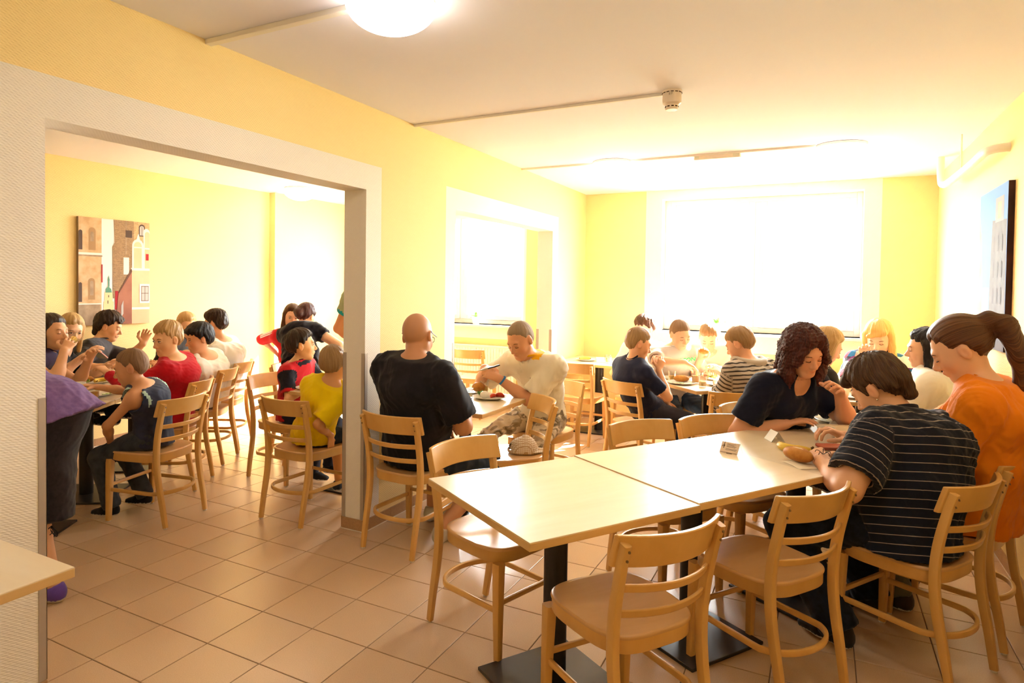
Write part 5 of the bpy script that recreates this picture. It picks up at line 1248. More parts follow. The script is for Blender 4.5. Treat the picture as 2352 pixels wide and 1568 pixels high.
person('blonde woman in a black top holding a phone at the left table', (-2.74, 1.12, .56), 40, (-2.70, 1.435, 1.132), (352, 14, 6), s=.98, hs=1.0, fem=True, skin='#ecba94', lod=1, seed=101, eyes='open', shoes='#333333', arms=dict(R=spec(el=(-2.52, 1.20, .86), to=(-2.36, 1.34, .95), curl=.5, n=(.2, -.5, .8)), L=spec(to=(-2.46, 1.60, .86))),
       shirt=spec(m=cloth('black_jersey', '#181618'), sleeve=.7, loose=.014, scoop=.04), pants=spec(m=jeans), hairst=dict(t=.014, tt=.016, amp=.0015, ears=False, zb=ZB_W, extra=[lambda: cap((-.072, .01, .03), (-.085, .02, -.16), .026, .018), lambda: cap((.072, .01, .03), (.085, .02, -.16), .026, .018), lambda: ecap((0, -.065, 0), (0, -.065, -.16), V3(1, 0, 0), .085, .04, .08, .03)], sub=[ell((0, .09, -.04), I3, (.058, .06, .095))]), hairm=BL)
person('dark-haired woman drinking from a glass behind the white wall edge', (-2.48, .72, .56), 40, (-2.300, 1.085, 1.148), (15, -4, 0), s=1.0, hs=1.04, fem=True, skin='#e2aa80', lod=0, seed=103, bow=.02, shoes='#333333', arms=dict(R=spec(el=(-2.02, .93, .84), to=(-2.085, 1.06, 1.075), dir=(-.3, .5, .5), n=(.7, -.3, .3), curl=.6), L=spec(to=(-2.10, 1.22, .95))),
       shirt=spec(m=cloth('plum_jersey', '#3a2a48'), sleeve=.3, loose=.014, vneck=.5), pants=spec(m=jeans), hairst=dict(t=.014, tt=.016, amp=.0018, ears=False, zb=ZB_W, extra=[lambda: cap((-.072, .0, .03), (-.085, .0, -.16), .026, .022), lambda: cap((.072, .0, .03), (.085, .0, -.16), .026, .022), lambda: ecap((0, -.065, 0), (0, -.065, -.18), V3(1, 0, 0), .085, .04, .08, .03)], sub=[ell((0, .09, -.04), I3, (.058, .06, .095))]), hairm=DB)
# --- woman bending forward by the wall edge (only her back half shows)
_pl = person('woman bending forward in a purple top and black skirt beside the white wall edge', (-.82, .25, .90), 208, (-1.33, -.02, 1.20), (208, 50, 0), s=1.0, hs=1.0, fem=True, skin='#dba784', lod=0, seed=107, bow=.03, stand=True, shoes='#6b4fae', bust=1.0,
       arms=dict(L=spec(to=(-1.15, .02, .80)), R=spec(to=(-1.25, .22, .80))), feet=dict(L=(-.628, .186), R=(-.93, .22), pole=(0, 0, .1)), build=(1.0, 1.05, 1.1, 1.15),
       shirt=spec(m=cloth('purple_marl_jersey', '#8b6ba8', var=('#7a5c98', 40.0)), sleeve=1.5, loose=.010, wr=.008, hem=.22, clips=[(V3(-.623, .346, .885), -unit(V3(-.336, -.177, 1.0)))], add=[(ell(V3(-.82, .25, .90) + V3(.885, .466, 0) * .055 - V3(0, 0, .03), np.stack([V3(-.466, .885, 0), V3(-.885, -.466, 0), V3(0, 0, 1)], 1), (.160, .132, .155)), .08)]), pants=spec(m=cloth('black_skirt_jersey', '#262022', var=('#2e2829', 60.0)), len=.30, loose=.010, wr=.006, name='skirt', clips=[(V3(-.623, .346, .905), unit(V3(-.336, -.177, 1.0)))],
       add=lambda d: [(ecap(d['pel'] - V3(0, 0, .04), V3(-.745, .205, .375), d['Rt'], .165, .130, .140, .115, .02), .10), (ell(d['pel'] - d['F'] * .055 - V3(0, 0, .03), np.stack([d['Rt'], d['F'], V3(0, 0, 1)], 1), (.155, .125, .15)), .10)]),
       hairst=SHORT, hairm=BR)
b = MB(); o_ = _pl['org']; _k = V3(-.634, .186, .362) - o_
for a0, a1 in (((0, 0, 0), (.02, .01, -.05)), ((0, 0, 0), (-.012, -.006, -.045))):
    b.tube(bez([_k + V3(*a0), _k + V3(*a1) * .6 + V3(.012, .006, 0), _k + V3(*a1), _k + V3(*a1) * .5 - V3(.012, .006, 0), _k], 5), .0022, 6)
b.build('drawstring', mat('black_cord', '#1a1616', .8), _pl['root'])

# ------------------------------------------------------------------ canvas pictures
def brick_mat(name, c1, c2, mortar, scale):
    if name in MATS: return MATS[name]
    m = mat(name, c1, .8, .2); nt = m.node_tree; L = nt.links; tc = nd(nt, 'ShaderNodeTexCoord'); mp = nd(nt, 'ShaderNodeMapping'); mp.inputs['Rotation'].default_value = (math.radians(90), 0, math.radians(90))
    sx = nd(nt, 'ShaderNodeSeparateXYZ'); cx = nd(nt, 'ShaderNodeCombineXYZ'); L.new(tc.outputs['Object'], sx.inputs[0]); L.new(sx.outputs['Y'], cx.inputs['X']); L.new(sx.outputs['Z'], cx.inputs['Y'])
    br = nd(nt, 'ShaderNodeTexBrick', Scale=scale); br.inputs['Color1'].default_value = (*lin(c1), 1); br.inputs['Color2'].default_value = (*lin(c2), 1); br.inputs['Mortar'].default_value = (*lin(mortar), 1); br.inputs['Mortar Size'].default_value = .02
    L.new(cx.outputs[0], br.inputs['Vector']); L.new(br.outputs['Color'], nt.nodes['Principled BSDF'].inputs['Base Color']); return m
def pic(label, x, y0, y1, z0, z1, nrm, shapes, edge):
    """canvas box on a wall of constant x; shapes: (material, [(u, v)...]) with u along the viewer's right, v down"""
    t = tag(empty('canvas_picture', (x, (y0 + y1) / 2, z0)), label, 'picture'); oy = (y0 + y1) / 2; d = .03
    b = MB(); b.box((min(0, nrm * d), y0 - oy, 0), (max(0, nrm * d), y1 - oy, z1 - z0)); b.build('canvas', edge, t, smooth=False)
    mats = []; mb = MB()
    for i, (m, poly) in enumerate(shapes):
        if m not in mats: mats.append(m)
        mb.m = mats.index(m); P = []
        for u, v in poly:
            yy = (y0 + (y1 - y0) * u) if nrm > 0 else (y1 - (y1 - y0) * u)
            P.append((nrm * (d + .0006 + .00012 * i), yy - oy, (z1 - z0) * (1 - v)))
        mb.add(P, [tuple(range(len(P))) if nrm < 0 else tuple(range(len(P)))[::-1]])
    mb.build('print', mats, t, smooth=False); return t
def R_(u0, v0, u1, v1): return [(u0, v0), (u1, v0), (u1, v1), (u0, v1)]
def arch(u0, v0, u1, v1, n=8):
    c = (u0 + u1) / 2; r = (u1 - u0) / 2; k = r * .70; return [(u0, v1), (u0, v0 + k)] + [(c - r * math.cos(a), v0 + k - k * math.sin(a)) for a in np.linspace(0, math.pi, n)][1:-1] + [(u1, v0 + k), (u1, v1)]
f_ = lambda n, c, **k: mat('print_' + n, c, .75, .2, **k)
sky = f_('pale_sky', '#ece6e4'); stone = f_('sandstone', '#d9b892', var=('#c49d72', 14.0)); stone2 = f_('shaded_stone', '#b39a80', var=('#967e66', 16.0)); dkwin = f_('dark_window', '#5b4a42'); trim_ = f_('white_trim', '#efe4dc')
salm = f_('salmon_render', '#f0c4a0', var=('#e9b892', 5.0)); sidew = f_('brown_side_wall', '#a8705c', var=('#955f4e', 6.0)); roofm = f_('roof_brown', '#6b4a3e'); cream = f_('cream_tower', '#e8cf9e'); cop = f_('copper_dome', '#5f8f7c'); redm = f_('red_banner', '#a82a30'); glassw = f_('grey_panes', '#b9b6b4'); niche = f_('niche_shadow', '#a8845e')
bdark = brick_mat('print_dark_bricks', '#7a5f4a', '#9a7a5c', '#cfb28a', 34.0); blite = brick_mat('print_light_bricks', '#c8a880', '#ab8a62', '#dabf98', 30.0)
pic('canvas photo of old church towers and a salmon gabled house', XLL, 1.834, 2.512, 1.12, 2.097, 1, [
    (sky, R_(0, 0, 1, 1)), (stone, R_(0, 0, .305, 1)), (stone2, R_(0, .80, .29, 1)), (trim_, R_(0, .325, .315, .345)), (stone2, R_(0, .345, .315, .36)), (trim_, R_(0, .795, .30, .805)),
    (niche, arch(.13, .09, .225, .30)), (stone2, arch(.155, .13, .20, .22)), (niche, arch(.125, .56, .215, .76)), (stone2, arch(.15, .585, .195, .72)), (dkwin, arch(0, .12, .05, .30)), (dkwin, arch(0, .60, .045, .78)),
    (redm, R_(.30, .43, .318, .60)), (cream, R_(.345, .69, .455, .86)), (cream, R_(.33, .78, .47, .88)), (cop, [(.355, .695), (.36, .66), (.395, .635), (.435, .66), (.445, .695)]), (cop, R_(.39, .57, .412, .64)), (cop, [(.385, .58), (.401, .53), (.417, .58)]), (dkwin, R_(.395, .72, .405, .74)), (dkwin, R_(.385, .77, .395, .80)),
    (bdark, [(.475, 0), (.77, 0), (.77, .75), (.46, .75), (.455, .26), (.485, .22)]), (blite, R_(.76, 0, 1, .30)), (stone2, R_(.64, 0, .655, .32)), (dkwin, R_(.64, .09, .735, .16)),
    (dkwin, arch(.835, .02, .93, .14)), (glassw, arch(.85, .035, .915, .13)), (dkwin, R_(.88, .04, .886, .13)),
    (redm, R_(.49, .68, .535, .86)), (trim_, R_(.61, .355, .69, .52)), (salm, [(.73, .47), (1, .45), (1, 1), (.73, 1)]), (salm, R_(.735, .22, 1, .48)), (trim_, arch(.735, .17, .905, .46)), (salm, arch(.76, .195, .88, .455)), (trim_, arch(.905, .06, 1.0, .46)), (salm, arch(.925, .09, 1.0, .455)), (trim_, R_(.74, .245, .90, .257)), (trim_, R_(.905, .25, 1, .265)), (trim_, [(.80, .175), (.82, .12), (.835, .12), (.85, .175)]),
    (redm, R_(.94, .31, .985, .375)), (trim_, R_(.72, .455, 1, .478)), (sidew, [(.73, .475), (.73, 1), (.50, 1), (.53, .72)]), (roofm, [(.725, .46), (.735, .49), (.545, .70), (.53, .70)]),
    (trim_, R_(.845, .61, 1, .80)), (roofm, R_(.87, .63, .985, .78)), (glassw, R_(.878, .636, .978, .774)), (roofm, R_(.924, .636, .931, .774)), (roofm, R_(.878, .70, .978, .705)), (trim_, R_(.73, .84, 1, .862)), (stone2, R_(.22, .9, .5, 1)), (sidew, R_(.5, .95, .73, 1)), (glassw, [(.575, .82), (.605, .77), (.605, .90), (.575, .93)])], f_('canvas_edge', '#a58a6c'))
bl = f_('blue_sky', '#5f86c0'); gt = f_('grey_tower', '#6f686a', var=('#5e5758', 9.0)); dk = f_('dark_edge', '#2a1e1c', var=('#4a2c26', 9.0))
pic('canvas photo of a grey tower against blue sky on the right wall', XR, 2.99, 3.70, 1.19, 2.15, -1, [(bl, R_(0, 0, 1, 1)), (f_('cloud', '#b8b4b8'), R_(.20, .62, .42, .80)), (f_('pale_facade', '#a8938a', var=('#8f7c74', 6.0)), [(0, .12), (.10, .3), (.16, .6), (.22, 1), (0, 1)]), (gt, [(.50, .2), (.98, .22), (1, 1), (.44, 1), (.46, .5)]), (f_('tower_top', '#8d8788'), R_(.60, .07, .88, .22)), (stone2, R_(.68, .1, .80, .2))] +
    [(f_('tower_window', '#5a5354'), arch(.56 + .13 * i, .30 + .16 * j, .61 + .13 * i, .40 + .16 * j)) for i in range(3) for j in range(4)] + [(f_('low_roofs', '#6d6468', var=('#5a5052', 6.0)), [(.1, 1), (.16, .86), (.4, .80), (.7, .84), (1, .82), (1, 1)])], dk)
# ------------------------------------------------------------------ tableware and food
ZT_ = .7452
china = mat('white_china', '#f3eee4', .25, .5); choc = mat('white_mug_glaze', '#f1eadc', .25, .5)
gls = glass_mat('tumbler_glass', (.95, .96, .95), .10); juice = mat('orange_juice', '#eda21e', .2, .5); tea = mat('pale_apple_juice', '#e6b13c', .2, .5); water_m = glass_mat('water_in_glass', (.88, .92, .90), .12)
steel = mat('cutlery_steel', '#c8c4bd', .22, .5, metal=1.0); crust = mat('golden_bread_crust', '#c98a3c', .55, .3, var=('#a9651f', 22.0), bump=(60, .25, .004)); crumb = mat('bread_crumb', '#efdcb2', .8, .2, bump=(90, .4, .003))
eggw = mat('boiled_egg_white', '#f4ead8', .35, .5); yolk = mat('egg_yolk', '#eeb42c', .5); tomm = mat('tomato_red', '#cf3a1e', .25, .5); grn = mat('cucumber_green', '#4f8a2c', .45); lett = mat('lettuce_green', '#b8cc6a', .55, var=('#8db43e', 18.0)); ban = mat('banana_yellow', '#f0cc52', .45, var=('#e3ba38', 12.0)); brown = mat('banana_tip', '#6b4a22', .8)
ham_m = mat('ham_pink', '#d98a86', .5, var=('#e8b4ac', 25.0)); nap = mat('paper_napkin', '#f0dfc0', .9, .2); white_p = mat('white_paper', '#f5f1ea', .85, .2); cuke = mat('cucumber_flesh', '#dfe6b4', .5)
def thing(name, x, y, label, cat, z=ZT_, rz=0.0, group=None): return tag(empty(name, (x, y, z), math.radians(rz)), label, cat, group)
def plate(x, y, label, r=.115, z=ZT_):
    t = thing('plate', x, y, label, 'plate', z)
    b = MB(); b.lathe([(r * .55, 0), (r * .6, .001), (r * .66, .004), (r * .98, .015), (r, .0175), (r * .985, .0185), (r * .68, .0075), (r * .6, .006), (0.001, .0055)], 40, close=False); b.lathe([(0.001, .0), (r * .55, 0)], 40, close=False); b.build('dish', china, t)
    b = MB(); b.lathe([(r * .54, .0003), (r * .57, .0003)], 40, close=False); b.build('foot_ring', china, t); return t
def mug(x, y, label, ang=0, r=.040, h=.082, z=ZT_):
    t = thing('mug', x, y, label, 'mug', z, ang)
    b = MB(); b.lathe([(r * .80, 0), (r * .86, .004), (r * .97, h * .35), (r, h), (r * .94, h), (r * .90, h * .4), (r * .78, .008), (0.001, .007)], 32, close=False); b.lathe([(0.001, .0), (r * .8, 0)], 32, close=False); b.build('cup', choc, t)
    b = MB(); b.tube(bez([(r * .92, 0, h * .85), (r * 1.35, 0, h * .88), (r * 1.62, 0, h * .62), (r * 1.42, 0, h * .30), (r * .9, 0, h * .22)], 5), .0055, 8); b.build('handle', choc, t); return t
def tumbler(x, y, label, fill=.6, m=None, r=.034, h=.085, z=ZT_):
    t = thing('glass', x, y, label, 'glass', z)
    b = MB(); b.lathe([(0.001, 0), (r * .80, 0), (r * .84, .003), (r, h), (r * .955, h), (r * .80, .012), (0.001, .011)], 28, close=False); b.build('tumbler', gls, t)
    if fill > 0:
        b = MB(); q = .80 + .15 * fill; b.lathe([(r * .79, .0125), (r * (q - .015), .013 + (h - .016) * fill)], 28); b.build('drink', m or juice, t)
    return t
def egg(x, y, label, z, s=1.0, ang=0):
    t = thing('boiled_egg', x, y, label, 'egg', z, ang); b = MB(); b.ell((0, 0, .021 * s), (.029 * s, .0225 * s, .0215 * s), 18, 12)
    b.v = [(px * (1 - .12 * px / .029 / s * .5), py * (1 - .15 * px / .029 / s), pz) for px, py, pz in b.v]; b.build('egg_white', eggw, t); return t
def half_egg(x, y, label, z, ang=0):
    t = thing('egg_half', x, y, label, 'egg', z, ang); b = MB(); b.lathe([(.001, 0), (.018, .003), (.023, .012), (.0225, .016), (.013, .0165)], 18, close=False); b.build('egg_white', eggw, t); b = MB(); b.lathe([(.0135, .0155), (.012, .0175), (.001, .018)], 16, close=False); b.build('yolk', yolk, t); return t
def wedge(x, y, label, z, ang=0, s=1.0):
    t = thing('tomato_wedge', x, y, label, 'tomato', z, ang); n = 9; v = []; f = []
    for j in range(n + 1):
        ph = math.pi * j / n; w = math.sin(ph)
        for i in range(5):
            a = -.6 + 1.2 * i / 4; v.append((.030 * s * math.cos(ph), .026 * s * w * math.sin(a), .004 * s + .028 * s * w * math.cos(a) * .95))
        v.append((.028 * s * math.cos(ph), 0, .002))
    for j in range(n):
        for i in range(5): f.append((j * 6 + i, j * 6 + (i + 1) % 6, (j + 1) * 6 + (i + 1) % 6, (j + 1) * 6 + i))
        f.append((j * 6 + 5, j * 6, (j + 1) * 6, (j + 1) * 6 + 5))
    mesh_obj('flesh', v, f, tomm, t); b = MB(); b.ell((.027 * s, 0, .008 * s), (.004, .004, .003), 8, 5); b.build('stem_scar', grn, t); return t
def leafy(x, y, label, z, r=.05, n=9, seed=1, m=None):
    t = thing('lettuce', x, y, label, 'lettuce', z); rr = random.Random(seed)
    for k in range(n):
        a = rr.uniform(0, 6.28); L = r * rr.uniform(.7, 1.1); w = r * rr.uniform(.45, .7); c = Vector((rr.uniform(-.3, .3) * r, rr.uniform(-.3, .3) * r, rr.uniform(.0, .012))); tl = rr.uniform(.15, .7); v = []; f = []
        for i in range(7):
            u = i / 6
            for j in range(5):
                q = -1 + j / 2; ww = w * math.sin(math.pi * (u * .85 + .1)); zz = .004 + L * u * tl * .6 + .012 * math.cos(q * 2.4 + u * 9 + k) * u * abs(q) + .006 * abs(q)
                p = Vector((L * u * math.cos(a) - q * ww * math.sin(a), L * u * math.sin(a) + q * ww * math.cos(a), zz)) + c; v.append(p)
        for i in range(6):
            for j in range(4): f.append((i * 5 + j, i * 5 + j + 1, i * 5 + j + 6, i * 5 + j + 5))
        o = mesh_obj('leaf', v, f, m or lett, t); md = o.modifiers.new('thickness', 'SOLIDIFY'); md.thickness = .0012
    return t
def roll(x, y, label, ang, z, L=.075, w=.038, score=True):
    t = thing('bread_roll', x, y, label, 'bread', z, ang); v = []; f = []; n, m_ = 20, 16
    for i in range(n + 1):
        u = -1 + 2 * i / n; r = max(0.02, (1 - abs(u) ** 2.3)) ** .5
        for j in range(m_):
            a = 2 * math.pi * j / m_; s_ = math.sin(a); g = 1 - (.20 * math.exp(-((a - math.pi / 2 - .25 * u) / .16) ** 2) if score else 0)
            v.append((L * u, w * r * math.cos(a) * (1.0 if s_ > 0 else .92) * g, w * .82 + w * r * (.95 if s_ > 0 else .8) * s_ * g))
    for i in range(n):
        for j in range(m_): f.append((i * m_ + j, i * m_ + (j + 1) % m_, (i + 1) * m_ + (j + 1) % m_, (i + 1) * m_ + j))
    f.append(tuple(range(m_))[::-1]); f.append(tuple(range(n * m_, (n + 1) * m_))); mesh_obj('crust', v, f, crust, t)
    if score:
        b = MB(); b.sweep([(L * u, .25 * w * u * .6, w * .82 + w * .95 * (max(0, 1 - abs(u) ** 2.3)) ** .5 * .80) for u in np.linspace(-.75, .75, 9)], rsec(.012, .004, .0015, 1), scl=[.3, .7, 1, 1, 1, 1, 1, .7, .3]); b.build('score_cut', crumb, t)
    return t
def banana(x, y, label, ang, z=ZT_, s=1.0):
    t = thing('banana', x, y, label, 'banana', z, ang); R = .075 * s; pts = [(R * math.cos(a), R * math.sin(a) - R * .6, .019 * s) for a in np.linspace(.25, math.pi - .25, 15)]
    sec = [(.019 * s * math.cos(a) * (1 + .05 * math.cos(5 * a)), .019 * s * math.sin(a) * (1 + .05 * math.cos(5 * a))) for a in np.linspace(0, 6.283, 16)[:-1]]
    b = MB(); b.sweep(pts, sec, scl=[.35, .55, .8, .95, 1, 1, 1, 1, 1, 1, .98, .9, .75, .5, .3]); b.build('peel', ban, t)
    b = MB(); b.tube([pts[0], tuple(np.array(pts[0]) * 1.0 + np.array((.002, -.012 * s, .004)))], .006 * s, 7); b.tube([pts[-1], tuple(np.array(pts[-1]) + np.array((-.004, -.022 * s, .006)))], .0055 * s, 7); b.build('tip', brown, t); return t
def slices(x, y, label, z, n=3, m1=None, m2=None, r=.019, ang=0):
    for k in range(n):
        a = math.radians(ang) + k * .55; t = thing('cucumber_slice', x + .022 * k * math.cos(math.radians(ang)), y + .022 * k * math.sin(math.radians(ang)), ('lowest ', 'middle ', 'topmost ')[k] + label, 'cucumber', z + .0025 * k, 0, label)
        b = MB(); b.lathe([(r, 0), (r, .003)], 20); b.build('rind', m1 or grn, t); b = MB(); b.lathe([(r * .9, -.0003), (r * .9, .0034)], 20); b.build('flesh', m2 or cuke, t)
def sheet(name, x, y, label, w, d, ang, z=ZT_, seed=1, m=None, amp=.006, tilt=0.0, cat='napkin'):
    t = thing(name, x, y, label, cat, z, ang); rr = np.random.RandomState(seed); n = 12; v = []; f = []; ph = rr.uniform(0, 6, 6)
    for i in range(n + 1):
        for j in range(n + 1):
            u, q = i / n - .5, j / n - .5; zz = .0012 + amp * (.5 + .5 * math.sin(5 * u + 4 * q + ph[0])) * abs(math.sin(3 * u + ph[1]) * math.cos(3 * q + ph[2])) + tilt * (q + .5) ** 2
            v.append((w * u * (1 + .04 * math.sin(6 * q + ph[3])), d * q * (1 + .04 * math.sin(6 * u + ph[4])), zz))
    for i in range(n):
        for j in range(n): f.append((i * (n + 1) + j, (i + 1) * (n + 1) + j, (i + 1) * (n + 1) + j + 1, i * (n + 1) + j + 1))
    o = mesh_obj('paper', v, f, m or nap, t); md = o.modifiers.new('thickness', 'SOLIDIFY'); md.thickness = .0006; return t
def cutlery(kind, x, y, label, ang, z=ZT_):
    t = thing(kind, x, y, label, 'cutlery', z, ang)
    b = MB(); b.sweep([(-.095, 0, .002), (-.05, 0, .003), (0, 0, .004), (.02, 0, .0035)], rsec(.012, .0025, .001, 1), scl=[1.1, 1.0, .55, .5]); b.build('handle', steel, t)
    b = MB()
    if kind == 'fork':
        b.sweep([(.02, 0, .0035), (.035, 0, .0035), (.05, 0, .003)], rsec(.012, .002, .0008, 1), scl=[.5, 1.4, 1.8])
        for k in range(4): b.sweep([(.05, -.009 + .006 * k, .003), (.085, -.0085 + .0057 * k, .005)], rsec(.003, .0018, .0006, 1))
        b.build('tines', steel, t)
    else: b.sweep([(.02, 0, .0035), (.06, 0, .003), (.105, .002, .0025)], rsec(.016, .0015, .0006, 1), scl=[.7, 1.1, .5]); b.build('blade', steel, t)
    return t

# long row
acr = glass_mat('clear_acrylic_card', (.90, .92, .91), .12); card_p = mat('printed_card_paper', '#ead3bd', .8, .2); card_w = mat('blank_card_paper', '#f6f2ee', .8, .2); card_ink = mat('card_ink', '#6a5546', .8, .1)
def tent_card(x, y, ang, label, front, printed):
    t = thing('tent_card', x, y, label, 'tent card', ZT_, ang); w, h, d = .088, .052, .036
    b = MB()
    for s_ in (-1, 1): b.add([(-w / 2, s_ * d, 0), (w / 2, s_ * d, 0), (w / 2, 0, h), (-w / 2, 0, h), (-w / 2, s_ * (d - .002), 0), (w / 2, s_ * (d - .002), 0), (w / 2, -.0005 * s_, h - .0025), (-w / 2, -.0005 * s_, h - .0025)], [(0, 1, 2, 3), (7, 6, 5, 4), (0, 4, 5, 1), (1, 5, 6, 2), (3, 7, 4, 0)])
    b.build('acrylic_stand', acr, t, smooth=False)
    L = math.hypot(d, h); th = math.atan2(h, d)
    def P(u, q, off): c = q * L; return (u * w, -d + c * math.cos(th) - off * math.sin(th), c * math.sin(th) + off * math.cos(th))
    def Q(u0, q0, u1, q1, off): return [P(u0, q0, off), P(u1, q0, off), P(u1, q1, off), P(u0, q1, off)]
    b = MB(); b.add(Q(-.48, .04, .48, .97, .0012) + Q(-.48, .04, .48, .97, .0006), [(0, 1, 2, 3), (7, 6, 5, 4), (0, 4, 5, 1), (1, 5, 6, 2), (2, 6, 7, 3), (3, 7, 4, 0)]); b.build('insert', front, t, smooth=False)
    if printed:
        b = MB()
        for q0, u0, u1 in ((.82, -.18, .30), (.74, -.18, .22), (.66, -.18, .34), (.58, -.18, .30), (.42, -.20, .40), (.34, -.20, .36)): b.add(Q(u0, q0, u1, q0 + .03, .0016), [(0, 1, 2, 3)])
        b.add(Q(-.34, .45, -.30, .88, .0016), [(0, 1, 2, 3)]); b.add(Q(-.37, .60, -.27, .72, .0016), [(0, 1, 2, 3)]); b.add(Q(-.335, .9, -.305, .96, .0016), [(0, 1, 2, 3)]); b.add(Q(-.44, .12, .44, .155, .0016), [(0, 1, 2, 3)]); b.add(Q(-.10, .06, .2, .11, .0016), [(0, 1, 2, 3)]); b.add(Q(-.43, .55, -.40, .68, .0016), [(0, 1, 2, 3)])
        b.build('print_lines', card_ink, t, smooth=False)
tent_card(2.20, 1.70, -16, 'clear tent card with small printed text on the second table', card_p, True)
tent_card(2.365, 2.09, -62, 'clear tent card with a blank white side near the banana', card_w, False)
sheet('napkin', 2.53, 1.66, 'cream paper napkin under the bread roll', .17, .13, 35, seed=4, amp=.004)
roll(2.485, 1.69, 'golden bread roll with a lengthwise cut on the napkin', -38, ZT_ + .003)
banana(2.455, 1.90, 'yellow banana beside the bread roll', 160)
cutlery('knife', 2.52, 1.80, 'steel knife beside the bread roll', 20)
mug(2.60, 2.16, 'white mug behind the bracelet hand', -60)
sheet('napkin', 2.68, 2.36, 'large cream napkin spread beside the egg saucer', .22, .16, 20, seed=9, tilt=.05)
t = thing('wallet', 2.66, 2.07, 'reddish brown folder lying under the polo sleeve', 'folder', ZT_, 25); b = MB(); b.box((-.10, -.045, .001), (.10, .045, .016), .004); b.build('cover', mat('red_brown_leather', '#b0543c', .5), t, smooth=False); b = MB(); b.box((-.097, -.043, .005), (.101, -.0445, .012), .001); b.build('page_edge', white_p, t, smooth=False)
t = thing('basket', 2.78, 2.50, 'small brown wicker basket beside the ham', 'basket', ZT_, 57); b = MB(); wick = mat('wicker_brown', '#9a5f2a', .6, bump=(200, .5, .003))
for k in range(5): b.sweep([(.085 * math.cos(a) * (1 + .03 * k), .055 * math.sin(a) * (1 + .03 * k), .006 + .009 * k) for a in np.linspace(0, 6.283, 25)[:-1]], rsec(.006, .009, .002, 1), closed=True)
b.build('woven_side', wick, t); b = MB(); b.prism([(.083 * math.cos(a), .053 * math.sin(a)) for a in np.linspace(0, 6.283, 25)[:-1]], .001, .006); b.build('basket_floor', wick, t, smooth=False)
plate(2.665, 2.80, 'white plate piled with salad in front of the red curls', .125)
leafy(2.655, 2.81, 'pale green salad heap on the plate of the red-curled woman', ZT_ + .008, .075, 14, 5)
half_egg(2.625, 2.74, 'egg half on the salad plate', ZT_ + .012); half_egg(2.665, 2.725, 'second egg half, nearer the tomato on the salad plate', ZT_ + .012)
wedge(2.72, 2.80, 'tomato wedge on the salad plate', ZT_ + .012, 40, 1.1); cutlery('knife', 2.60, 2.86, 'knife lying across the salad plate', 60, ZT_ + .03)
plate(2.80, 2.97, 'empty white plate beyond the salad plate', .11); tumbler(2.86, 3.06, 'glass of pale drink at the far end of the long row', .7, tea)
plate(2.645, 2.545, 'small white saucer with an egg near the ham', .07); egg(2.645, 2.55, 'whole egg on the small saucer', ZT_ + .008, 1.0, 30)
t = thing('ham_slices', 2.735, 2.62, 'folded pink ham slices beside the egg saucer', 'ham', ZT_, 20)
for k in range(3):
    b = MB(); b.sweep([(-.06 + .012 * i, .012 * math.sin(i * 1.1 + k), .006 + .008 * k + .003 * math.sin(i * .9 + k)) for i in range(11)], rsec(.055, .004, .0018, 1)); b.build('slice', ham_m, t)
# man's table
plate(.545, 2.41, 'white plate with egg, tomato and pepper before the man in cream', .12); egg(.525, 2.375, 'peeled white egg on the plate of the man in cream', ZT_ + .007, 1.15, 20); leafy(.445, 2.44, 'green pepper piece on the plate of the man in cream', ZT_ + .007, .035, 6, 8, grn)
wedge(.575, 2.40, 'tomato slice beside the peeled egg', ZT_ + .008, 80); wedge(.605, 2.44, 'tomato wedge at the rim of the plate of the man in cream', ZT_ + .008, 20, 1.15)
plate(.33, 2.56, 'white plate with a bun at the back of the small table', .11); roll(.37, 2.57, 'round bun on the back plate of the small table', 20, ZT_ + .008, .05, .04, False); slices(.28, 2.53, 'cucumber slice on the back plate of the small table', ZT_ + .008, 3)
mug(.20, 2.55, 'white mug at the back left of the small table', 160); plate(.30, 2.06, 'white plate before the bald man', .115); roll(.28, 2.07, 'piece of bread on the plate of the bald man', 70, ZT_ + .008, .05, .026, False)
tumbler(.46, 2.25, 'empty glass beside the elbow of the bald man', .15, water_m); cutlery('fork', .62, 2.03, 'fork at the near edge of the small table', -60); tumbler(.40, 2.60, 'glass beside the bun on the small table', .5, tea)
# boys' table
plate(1.56, 3.86, 'white plate with bread and cucumber on the table of the boys', .12); roll(1.55, 3.93, 'long bread roll on the plate of the boys', 25, ZT_ + .008, .065, .032); slices(1.53, 3.80, 'cucumber slice on the plate of the boys', ZT_ + .008, 3, ang=20)
tumbler(1.46, 3.99, 'glass of apple juice at the left of the table of the boys', .45, tea); tumbler(1.665, 3.93, 'tall glass of juice in the middle of the table of the boys', .65, juice, .036, .10); tumbler(1.745, 3.76, 'glass of pale juice at the near corner of the table of the boys', .45, tea, .034, .09)
plate(1.85, 3.93, 'white plate before the boy in the striped top', .11); wedge(1.84, 3.91, 'tomato wedge on the plate of the striped boy', ZT_ + .008, 30); plate(1.43, 4.10, 'small plate before the boy in grey', .08); plate(1.79, 4.26, 'white plate before the boy in pale pink', .11); leafy(1.76, 4.24, 'green leaves on the plate of the boy in pale pink', ZT_ + .008, .045, 6, 12)
roll(1.665, 4.31, 'bread bun held up by the boy in pale pink', 40, .955, .045, .03, False)
# corner table
plate(.36, 5.02, 'white plate on the sunlit corner table', .115); banana(.33, 5.04, 'banana on the plate of the sunlit corner table', 30, ZT_ + .006, .8); tumbler(.62, 4.95, 'glass of juice on the sunlit corner table', .6); tent_card(.52, 4.98, 30, 'white tent card on the sunlit corner table', card_w, False)
